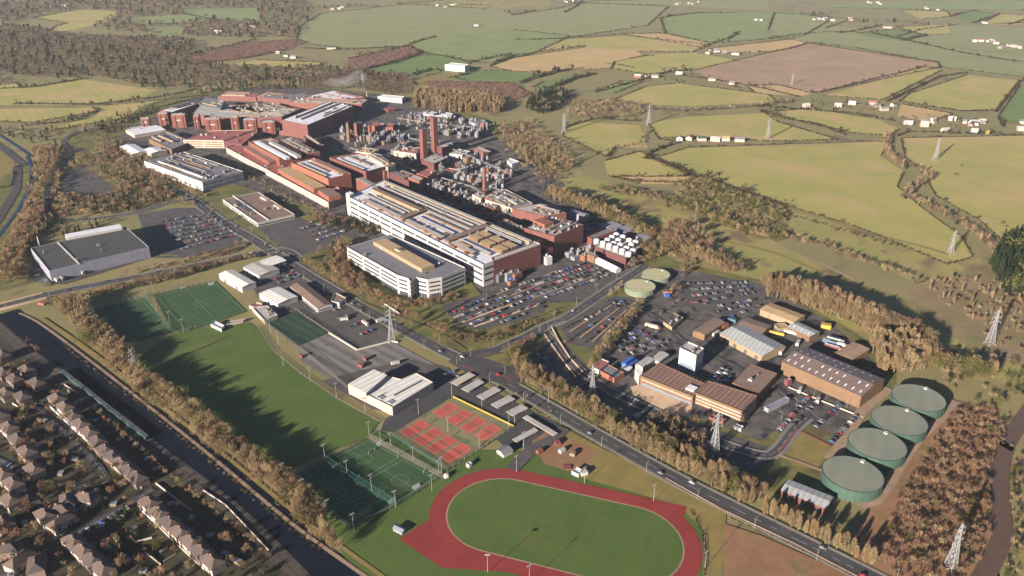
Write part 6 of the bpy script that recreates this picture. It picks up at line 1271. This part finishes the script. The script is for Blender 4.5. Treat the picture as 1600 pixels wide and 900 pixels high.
# ------------------------------------------------------------------ pylons
def pylon_mesh(Hh=36.0, base=6.0):
    b = MB(); a = MB(); lv = [0, .12, .24, .36, .48, .6, .7, .8, .9, 1.0]
    def wd(t): return base/2*(1-t/0.62)+0.95*(t/0.62) if t < 0.62 else 0.95*(1-(t-0.62)/0.38)+0.25*((t-0.62)/0.38)
    C4 = [(-1, -1), (1, -1), (1, 1), (-1, 1)]
    for t0, t1 in zip(lv, lv[1:]):
        w0, w1 = wd(t0), wd(t1)
        for k in range(4):
            (x0, y0), (x1, y1) = C4[k], C4[(k+1) % 4]; b.bar((x0*w0, y0*w0, t0*Hh), (x0*w1, y0*w1, t1*Hh), 0.28, 'galv')
            b.bar((x0*w0, y0*w0, t0*Hh), (x1*w1, y1*w1, t1*Hh), 0.22, 'galv'); b.bar((x1*w0, y1*w0, t0*Hh), (x0*w1, y0*w1, t1*Hh), 0.22, 'galv'); b.bar((x0*w1, y0*w1, t1*Hh), (x1*w1, y1*w1, t1*Hh), 0.22, 'galv')
    arms = []
    for t, l in ((0.64, 5.2), (0.78, 4.4), (0.91, 3.4)):
        for s in (-1, 1):
            m = MB(); w_ = wd(t)
            for yy in (-1, 1): m.bar((s*w_, yy*w_, t*Hh), (s*l, 0, t*Hh+0.4), 0.28, 'galv'); m.bar((s*w_, yy*w_, t*Hh+1.9), (s*l, 0, t*Hh+0.5), 0.24, 'galv')
            ins = MB(); ins.cyl(s*l, 0, t*Hh-1.6, 0.22, 2.0, 'lilac', n=6); arms.append((m, ins))
    return b, arms
def mk_pylon():
    t = empty('electricity_pylon', 0, -9000, 0, 'x', 'pylon', 'lattice pylons'); b, arms = pylon_mesh(); b.build('lattice_tower', t)
    for m, ins in arms: a = m.build('cross_arm', t); ins.build('insulator', a)
    for x, y in ((-3.5, -3.5), (3.5, -3.5), (3.5, 3.5), (-3.5, 3.5)): m = MB(); m.box(x, y, 0, 1.3, 1.3, 0.6, 0, 'concrete'); m.build('footing', t)
    return t
PYL = [(612, 533, 52, 'standing on the wall corner of the striped lot', 1.0), (925, 618, 40, 'in the pylon car park beside the roadside trees', 1.0), (1115, 708, 55, 'in front of the long brown office', 1.0), (1483, 890, 75, 'nearest of all, in the shaded scrub at the river', 1.0), (1546, 538, 60, 'on the far side of the river meadow', 1.0), (1485, 396, 34, 'at the lower corner of the big olive field', 1.0), (1461, 250, 33, 'in the sandy-green field on the right', 1.0), (1199, 217, 34, 'behind the farm lane', 1.0), (1013, 195, 27, 'by the hedge of the small olive field', 1.0), (881, 208, 30, 'above the river wood north-east of the campus', 1.0), (214, 588, 38, 'between the towpath trees and the playing field', 1.0), (1237, 132, 12, 'alone in the ploughed field', 1.0), (400+168, 140, 0, 'behind the campus in the pink coppice', 1.0)]
proto = mk_pylon()
for i, (px, py, _, where, s) in enumerate(PYL):
    x, y = G(px, py); hs = {0: 0.95, 5: 0.8, 10: 0.75, 1: 0.8, 11: 0.7}.get(i, 1.0); lb = 'grey lattice electricity pylon '+where; rz = R([20, 25, 25, 30, 10, 10, 30, 30, 20, 20, 40, 0, 0][i])
    if i == 0: t = proto; t.location = (x, y, 0); t.rotation_euler = (0, 0, rz); t.scale = (hs,)*3; t['label'] = lb
    else: inst(proto, proto.children, x, y, 0, rz, lb, None, (hs,)*3)
# ------------------------------------------------------------------ floodlights and street lamps
def pole_proto(name, cat, h, kind, grp):
    t = empty(name, 0, -9000, 0, 'x', cat, grp); b = MB(); b.cyl(0, 0, 0, 0.2 if kind == 'flood' else 0.12, h, 'galv', n=8, r2=0.1); b.build('pole', t)
    if kind == 'flood':
        b = MB(); b.bar((-1.6, 0, h), (1.6, 0, h), 0.15, 'galv'); b.build('crossbar', t)
        for x in (-1.3, -0.45, 0.45, 1.3): b = MB(); b.box(x, 0.2, h+0.05, 0.7, 0.5, 0.6, 0, 'lamp_head'); b.build('lamp', t)
    else:
        b = MB(); b.bar((0, 0, h-0.1), (1.6, 0, h+0.3), 0.1, 'galv'); b.build('arm', t); b = MB(); b.box(1.9, 0, h+0.2, 0.9, 0.35, 0.2, 0, 'lamp_head'); b.build('lamp', t)
    return t
fp = pole_proto('floodlight_mast', 'floodlight', 14, 'flood', 'floodlight masts round the sports grounds'); fs_ = []
FL = [('on the running track', [(762, 895), (827, 912), (1021, 784), (913, 756), (807, 738), (1101, 890)]), ('round the red tennis courts', [(611, 702), (646, 724), (686, 745), (654, 648), (700, 676), (749, 704), (690, 740), (795, 668)]), ('round the small green pitches', [(508, 720), (543, 746), (581, 768), (618, 794), (675, 768), (444, 750), (474, 776), (514, 808), (553, 830), (577, 684), (595, 695)]),
      ('round the football pitches and dark pitch', [(134, 500), (145, 510), (245, 487), (266, 508), (230, 470), (240, 460), (287, 520), (423, 520), (435, 540), (443, 572), (485, 597), (526, 622), (571, 646)]), ('along the terraced bays beside the school drive', [(706, 620), (753, 640), (804, 662), (818, 700), (857, 630)])]
for desc, ps in FL:
    for i, (px, py) in enumerate(sorted(ps)):
        x, y = G(px, py); lb = 'tall grey floodlight mast %s, %s from left' % (desc, nth(i))
        if not fs_: t = fp; t.location = (x, y, 0); t['label'] = lb; fs_.append(1)
        else: inst(fp, fp.children, x, y, 0, R(40), lb, None)
lp = pole_proto('street_lamp', 'street lamp', 9, 'lamp', 'street lamps'); lu = []
def lamps(w_, step, off_, desc):
    acc = 0; pts = []
    for a, c in zip(w_, w_[1:]):
        L_ = math.hypot(c[0]-a[0], c[1]-a[1]); 
        while acc < L_: t = acc/L_; al = math.atan2(c[1]-a[1], c[0]-a[0]); pts.append((a[0]+(c[0]-a[0])*t-math.sin(al)*off_, a[1]+(c[1]-a[1])*t+math.cos(al)*off_, al-math.pi/2*(1 if off_ > 0 else -1))); acc += step
        acc -= L_
    for i, (x, y, al) in enumerate(sorted(pts, key=lambda q: PX(q[0], q[1])[0])):
        lb = 'grey street lamp %s, %s from left' % (desc, nth(i))
        if not lu: t = lp; t.location = (x, y, 0); t.rotation_euler = (0, 0, al); t['label'] = lb; lu.append(1)
        else: inst(lp, lp.children, x, y, 0, al, lb, None)
lamps(main_w, 42, 9.2, 'on the far side of the main road'); lamps(main_w, 42, -9.2, 'on the near side of the main road'); lamps(b_w, 40, -8.8, 'along the bridge road'); lamps(j_w, 40, 8, 'along the campus access road')
lamps([G(*p) for p in P('760,470 850,466 930,450')], 30, 0, 'in the car parks under the process hall'); lamps([G(*p) for p in P('1220,660 1262,622 1330,640')], 26, 0, 'in the tank-side car park')
# ------------------------------------------------------------------ fences round the pitches
def fence(label, pts, h, m='net', post='galv', mesh_z=0.0):
    w_ = [G(*p) for p in P(pts)]; x0, y0 = w_[0]; t = empty('fence', x0, y0, 0, label, 'fence'); off = (x0, y0, 0); b = MB(); pb = MB(); rb = MB()
    for a, c in zip(w_, w_[1:]):
        L_ = math.hypot(c[0]-a[0], c[1]-a[1]); n = max(1, int(L_/0.5)); ux, uy = (c[0]-a[0])/L_, (c[1]-a[1])/L_
        for k in range(n):                        # open netting: thin verticals and rails
            x, y = a[0]+ux*k*0.5, a[1]+uy*k*0.5; b.face([(x, y, 0.1), (x+ux*0.11, y+uy*0.11, 0.1), (x+ux*0.11, y+uy*0.11, h), (x, y, h)], m)
        for z in (0.15, h*0.5, h): rb.bar((*a, z), (*c, z), 0.1, m)
        for k in range(max(1, int(L_/6))+1): s = min(L_, k*6.0); pb = MB(); pb.box(a[0]+ux*s, a[1]+uy*s, 0, 0.18, 0.18, h+0.2, 0, m if h > 3 else post); pb.build('post', t, off)
    b.build('netting', t, off); rb.build('rail', t, off)
for lb, s, h in [('green netting fence between the two rows of small pitches', '510,720 620,789', 4.5), ('second green fence parallel to the middle one', '506,724 616,794', 4.5), ('green fence between the small pitches and the courts', '577,684 688,746', 4.5), ('tall green fence on the lower side of the red courts', '607,681 697,738', 5), ('dark fence at the left end of the small pitches', '446,750 510,719 576,685', 3.5), ('dark fence along the lower side of the small pitches', '446,750 548,828 620,792 688,748', 3.5),
                 ('green fence between the football pitches', '224,465 268,521', 5), ('green fence left of the striped football pitch', '132,487 178,542', 4), ('fence on the far side of the football pitches', '132,486 224,464 338,439', 3), ('fence around the dark pitch, lower side', '408,502 465,544 548,612', 4), ('yellowish fence along the striped lot', '462,485 514,520 558,548', 2.5), ('light fence along the playing field path', '402,512 430,552 470,585 530,626 592,660', 2), ('fence at the right of the red courts', '802,669 698,738', 3), ('thin fence round the track corner', '1100,830 1102,890', 2)]:
    fence(lb, s, h, 'net' if 'green' in lb else 'dirtysteel')
wall_thing('yellow low wall along the top of the red courts', '708,621 803,667', 1.2, 0.9, 'yellow', 'low_wall', 'wall', z=0.3)
wall_thing('pale retaining wall of the striped lot', '514,521 558,548 612,534 622,536', 1.4, 1.2, 'concrete', 'low_wall', 'wall', z=0.2)
wall_thing('white wall beside the main road opposite the pylon', '600,475 624,491', 1.6, 1.0, 'whitewall', 'low_wall', 'wall')
wall_thing('pale boundary wall along the near side of the main road', '1040,748 1130,798 1240,850 1340,902', 1.1, 0.6, 'gravel', 'low_wall', 'wall')
wall_thing('curved retaining wall on the loop road, outer side', '862,512 872,532 890,560 912,584 925,592', 1.6, 1.0, 'paving', 'low_wall', 'wall'); wall_thing('curved retaining wall on the loop road, inner side', '850,522 866,545 884,570 900,590', 1.4, 1.0, 'paving', 'low_wall', 'wall')
wall_thing('long tan wall between the warehouse and the tank car park', '1232,606 1290,630 1350,654', 1.2, 0.6, 'concrete', 'low_wall', 'wall')
# goals
gl = empty('goal', 0, -9000, 0, 'x', 'goal', 'white goals on the pitches'); b = MB(); b.bar((-3, 0, 0), (-3, 0, 2.3), 0.25, 'whitewall'); b.bar((3, 0, 0), (3, 0, 2.3), 0.25, 'whitewall'); b.bar((-3, 0, 2.3), (3, 0, 2.3), 0.25, 'whitewall'); b.build('frame', gl); b = MB(); b.face([(-3, 0, 2.3), (3, 0, 2.3), (3, 1.6, 0), (-3, 1.6, 0)], 'paleroof'); b.build('net', gl)
GL = [(526, 731), (557, 750), (596, 775), (612, 784), (581, 707), (650, 762), (627, 712), (594, 694), (667, 737), (160, 500), (250, 505), (330, 445), (300, 515), (285, 450)]
for i, (px, py) in enumerate(sorted(GL)):
    x, y = G(px, py); lb = 'white goal frame on the small and football pitches, %s from left' % nth(i)
    if i == 0: gl.location = (x, y, 0.4); gl['label'] = lb; gl.rotation_euler = (0, 0, R(48))
    else: inst(gl, gl.children, x, y, 0.4, R(48 if i % 2 else 228), lb, None)
# terraced grey bays beside the school drive
for i, (p0, p1) in enumerate([((711, 603), (736, 589)), ((728, 613), (750, 600)), ((752, 625), (776, 612)), ((774, 638), (798, 626)), ((798, 650), (818, 640)), ((822, 656), (866, 682)), ((806, 692), (836, 676))]):
    a, c = G(*p0), G(*p1); L_ = math.hypot(c[0]-a[0], c[1]-a[1]); al = math.atan2(c[1]-a[1], c[0]-a[0]); x, y = (a[0]+c[0])/2, (a[1]+c[1])/2
    t = empty('bicycle_shelter' if i < 5 else 'canopy', x, y, 0, 'low pale canopy between the red courts and the main road, %s from left' % nth(i), 'canopy', 'low canopies by the school drive', al)
    b = MB(); b.box(0, 0, 2.4, L_+3, 8 if i < 5 else 5, 0.35, 0, 'concrete', 'paleroof' if i else 'concrete'); b.build('roof', t); 
    for sx in (-1, 1):
        for sy in (-1, 1): b = MB(); b.box(sx*L_*0.45, sy*(3.4 if i < 5 else 2), 0, 0.4, 0.4, 2.4, 0, 'steel'); b.build('post', t)
# lorries, trailers and containers of the business park and campus
def box_thing(name, cat, label, px, py, L_, W_, h, ang, m, top=None, cab=None, grp=None):
    x, y = G(px, py); t = empty(name, x, y, 0.6, label, cat, grp, R(ang)); b = MB(); b.box(0, 0, 0.9 if cab else 0.1, L_, W_, h, 0, m, top); b.build('body', t)
    if cab: b = MB(); b.box(L_/2+1.3, 0, 0.5, 2.2, W_, 2.6, 0, cab); b.build('cab', t); b = MB(); b.box(L_/2+2.43, 0, 1.6, 0.08, W_*0.85, 1.0, 0, 'glass'); b.build('windscreen', t); b = MB(); b.box(-L_*0.3, 0, 0, L_*0.25, W_*0.95, 0.95, 0, 'tyre'); b.build('bogie', t)
    else: b = MB(); b.box(L_/2+0.05, 0, 0.3, 0.1, W_*0.9, h*0.9, 0, m); b.build('door', t)
BT = [('trailer', 'blue-topped trailer farthest left in the coloured fan of trailers', 1296, 538, 'blueclad', 'whitewall'), ('trailer', 'white and blue trailer second in the coloured fan of trailers', 1303, 534, 'whitewall', 'blueclad'), ('trailer', 'red trailer in the coloured fan of trailers', 1299, 546, 'redpaint', 'whiteroof'), ('trailer', 'pale trailer between the red and blue ones of the fan', 1308, 541, 'paleroof', 'whiteroof')]
for nm, lb, px, py, m, tp in BT: box_thing(nm, 'trailer', lb, px, py, 13, 2.6, 3, -35, m, tp, 'whitewall')
for nm, cat, lb, px, py, L_, W_, h_, an, m, cb in [('lorry', 'lorry', 'white lorry left of the two at the grey ribbed warehouse end', 1212, 549, 13, 2.6, 3, 55, 'whitewall', 'whitewall'), ('lorry', 'lorry', 'white lorry right of the two at the grey ribbed warehouse end', 1222, 552, 13, 2.6, 3, 55, 'whitewall', 'lilac'), ('lorry', 'lorry', 'white lorry turning above the skylight warehouse', 1246, 540, 8, 2.6, 3, 60, 'whitewall', 'whitewall'),
  ('container', 'container', 'yellow container stack in the yard corner by the poplar row', 1290, 513, 9, 6, 4, -20, 'yellow', None), ('container', 'container', 'orange container beside the brown gabled workshop', 1131, 512, 8, 5, 4, 35, 'orange', None), ('container', 'container', 'light blue skip container above the grey ribbed warehouse', 1143, 503, 8, 4, 3, -30, 'blueclad', None),
  ('lorry', 'lorry', 'white lorry beside the orange container', 1118, 525, 9, 2.5, 3, 45, 'whitewall', 'whitewall'), ('lorry', 'lorry', 'red lorry parked along the brown gabled workshop', 1110, 520, 9, 2.5, 3, 45, 'redpaint', 'whitewall'), ('container', 'container', 'long yellow container row by the small tan shed', 1213, 523, 14, 2.6, 2.6, -25, 'yellow', None), ('container', 'container', 'blue container by the small tan shed', 1217, 519, 8, 2.6, 2.6, -25, 'blueclad', None), ('lorry', 'lorry', 'white tanker lorry by the short ribbed shed', 1232, 522, 9, 2.6, 2.8, -30, 'whitewall', 'whitewall'),
  ('container', 'container', 'orange freight container at the foot of the pale round tanks', 1043, 460, 9, 3, 3, -20, 'orange', None), ('container', 'container', 'blue freight container at the foot of the pale round tanks', 1042, 464, 5, 3, 3, 20, 'bluetarp', None), ('container', 'container', 'blue covered skip below the long factory end', 800, 440, 11, 5, 4, -30, 'bluetarp', None), ('lorry', 'lorry', 'red and white articulated lorry in the yard left of the walled compound', 1018, 513, 13, 2.6, 3, -30, 'cream', 'redpaint'),
  ('van', 'van', 'white van in the yard of the tank-side car park', 1249, 614, 6, 2.4, 2.6, 60, 'whitewall', 'whitewall'), ('van', 'van', 'white camper van in the middle of the tank-side car park', 1277, 630, 6, 2.6, 2.8, 60, 'whitewall', 'whitewall'), ('lorry', 'lorry', 'white lorry in the car yard beside the brown pavilion', 594, 504, 8, 2.5, 2.8, 40, 'whitewall', 'whitewall'), ('lorry', 'lorry', 'white flatbed lorry in the middle of the car yard', 570, 507, 8, 2.5, 2.2, -50, 'paleroof', 'whitewall'), ('van', 'van', 'white round-nosed van at the left of the car yard', 536, 502, 5, 2.4, 2.4, 20, 'whitewall', 'whitewall'),
  ('container', 'container', 'red container by the white sports hall yard', 564, 574, 6, 2.6, 2.6, -40, 'redpaint', None), ('container', 'container', 'red tent roof in the striped lot', 572, 563, 4, 4, 2.6, -40, 'redpaint', None), ('container', 'container', 'red cabin by the lower side of the dark pitch', 472, 559, 4, 3, 2.6, -40, 'redpaint', None), ('van', 'van', 'white van behind the white sports hall', 616, 571, 5, 2.4, 2.4, 30, 'whitewall', 'whitewall'), ('container', 'container', 'white cabin between the small grass and the brown ground', 912, 742, 5, 4, 2.8, 20, 'whitewall', None),
  ('container', 'container', 'red play mat frame on the bare brown playground', 886, 731, 6, 5, 0.4, 0, 'redpaint', None), ('container', 'container', 'red roofed play hut among playground clutter', 871, 695, 4, 4, 2.5, 20, 'redpaint', None), ('container', 'container', 'white cabin among playground clutter', 878, 707, 5, 3, 2.5, 40, 'whitewall', None), ('container', 'container', 'orange playhouse at the left of the playground', 843, 708, 5, 3, 2.5, 40, 'orange', None), ('container', 'container', 'wooden playhouse in the middle of the playground', 895, 712, 4, 4, 2.5, 70, 'hedgewood', None)]:
    box_thing(nm, cat, lb, px, py, L_, W_, h_, an, m, None, cb)
# parachute-shaped play tower seen as a white dome beside the courts
x, y = G(698, 746); t = empty('dome_tent', x, y, 0, 'small white dome beside the lower corner of the red courts', 'dome'); b = MB(); b.cyl(0, 0, 0, 2.2, 1.6, 'whitewall', n=14, dome=1.8); b.build('shell', t); b = MB(); b.box(0, -2.2, 0, 1, 0.3, 1.6, 0, 'slate'); b.build('door', t)
# ------------------------------------------------------------------ train on the line and the bridge
tw = [G(*p) for p in P('98,584 130,609 165,637 205,668 246,700')]; tw = smooth(tw, 12); seg = [0]
for a, c in zip(tw, tw[1:]): seg.append(seg[-1]+math.hypot(c[0]-a[0], c[1]-a[1]))
def on(s):
    i = max(k for k in range(len(seg)-1) if seg[k] <= s); a, c = tw[i], tw[i+1]; k = (s-seg[i])/(seg[i+1]-seg[i]); return a[0]+(c[0]-a[0])*k, a[1]+(c[1]-a[1])*k, math.atan2(c[1]-a[1], c[0]-a[0])
NC = int(seg[-1]/21.5)
x, y, al = on(seg[-1]/2); tr = empty('train', x, y, 0.5, 'green commuter train with pale windows and grey roof on the line beside the estate', 'train'); tr_off = (x, y, 0.5)
for k in range(NC):
    x, y, al = on(10.5+k*21.5); b = MB(); b.box(x, y, 1.3, 20.4, 2.8, 2.9, al, 'tealclad', 'slate'); cb = b.build('carriage', tr, tr_off)
    b = MB(); nx, ny = -math.sin(al), math.cos(al)
    for s in (-1, 1): b.box(x+nx*1.42*s, y+ny*1.42*s, 2.5, 17.5, 0.06, 0.7, al, 'glass')
    b.build('window_band', cb); 
    for s in (-7, 7): b = MB(); b.box(x+math.cos(al)*s, y+math.sin(al)*s, 0.6, 3, 2.3, 0.8, al, 'tyre'); b.build('bogie', cb)
t = empty('road_bridge', *G(30, 476), 0, 'pale concrete road bridge over the canal at the left edge', 'bridge'); off = tuple(t.location)
bw = [G(*p) for p in P('-14,484 20,476 70,463')]
for s, nm in ((7.4, 'parapet'), (-7.4, 'parapet')):
    l = offs(bw, s); b = MB()
    for a, c in zip(l, l[1:]): b.box((a[0]+c[0])/2, (a[1]+c[1])/2, 0, math.hypot(c[0]-a[0], c[1]-a[1]), 1.0, 2.2, math.atan2(c[1]-a[1], c[0]-a[0]), 'paving')
    b.build(nm, t, off)
b = MB(); b.box(*G(70, 474), 0, 8, 9, 2.4, R(-20), 'orange'); b.build('abutment', t, off)
# ------------------------------------------------------------------ steam over the north halls
x, y = G(545, 150)
bm = bmesh.new(); bmesh.ops.create_icosphere(bm, subdivisions=3, radius=1)
for v in bm.verts:
    s = 1+0.25*math.sin(v.co.x*5+v.co.y*3)+0.15*math.sin(v.co.z*7+v.co.x*4); v.co = Vector((v.co.x*42*s, v.co.y*22*s, v.co.z*11*s+30+max(0, v.co.x)*26))
me = bpy.data.meshes.new('steam'); bm.to_mesh(me); bm.free(); o = bpy.data.objects.new('steam', me); C.objects.link(o); o.location = (x, y, 0); o['kind'] = 'stuff'; tag(o, 'thin white steam drifting over the northern factory halls', 'steam')
def vmat(name, dens, col, aniso=0.2, noise=False):
    m = bpy.data.materials.new(name); m.use_nodes = True; t_ = m.node_tree; t_.nodes.clear(); ou = t_.nodes.new('ShaderNodeOutputMaterial'); v = t_.nodes.new('ShaderNodeVolumePrincipled')
    v.inputs['Color'].default_value = (*col, 1); v.inputs['Density'].default_value = dens; v.inputs['Anisotropy'].default_value = aniso; t_.links.new(v.outputs[0], ou.inputs['Volume']); return m
me.materials.append(vmat('steam', 0.007, (0.95, 0.95, 0.97)))
# ------------------------------------------------------------------ haze: one closed box round camera and ground
b = MB(); b.prism([(-14100, -1000), (14100, -1000), (14100, 24100), (-14100, 24100)], -1, 376, 'paint', bottom=True)
o = b.build('haze'); o.data.materials.clear(); o.data.materials.append(vmat('haze', 0.000022, (0.78, 0.86, 1.0), 0.0)); o['kind'] = 'stuff'
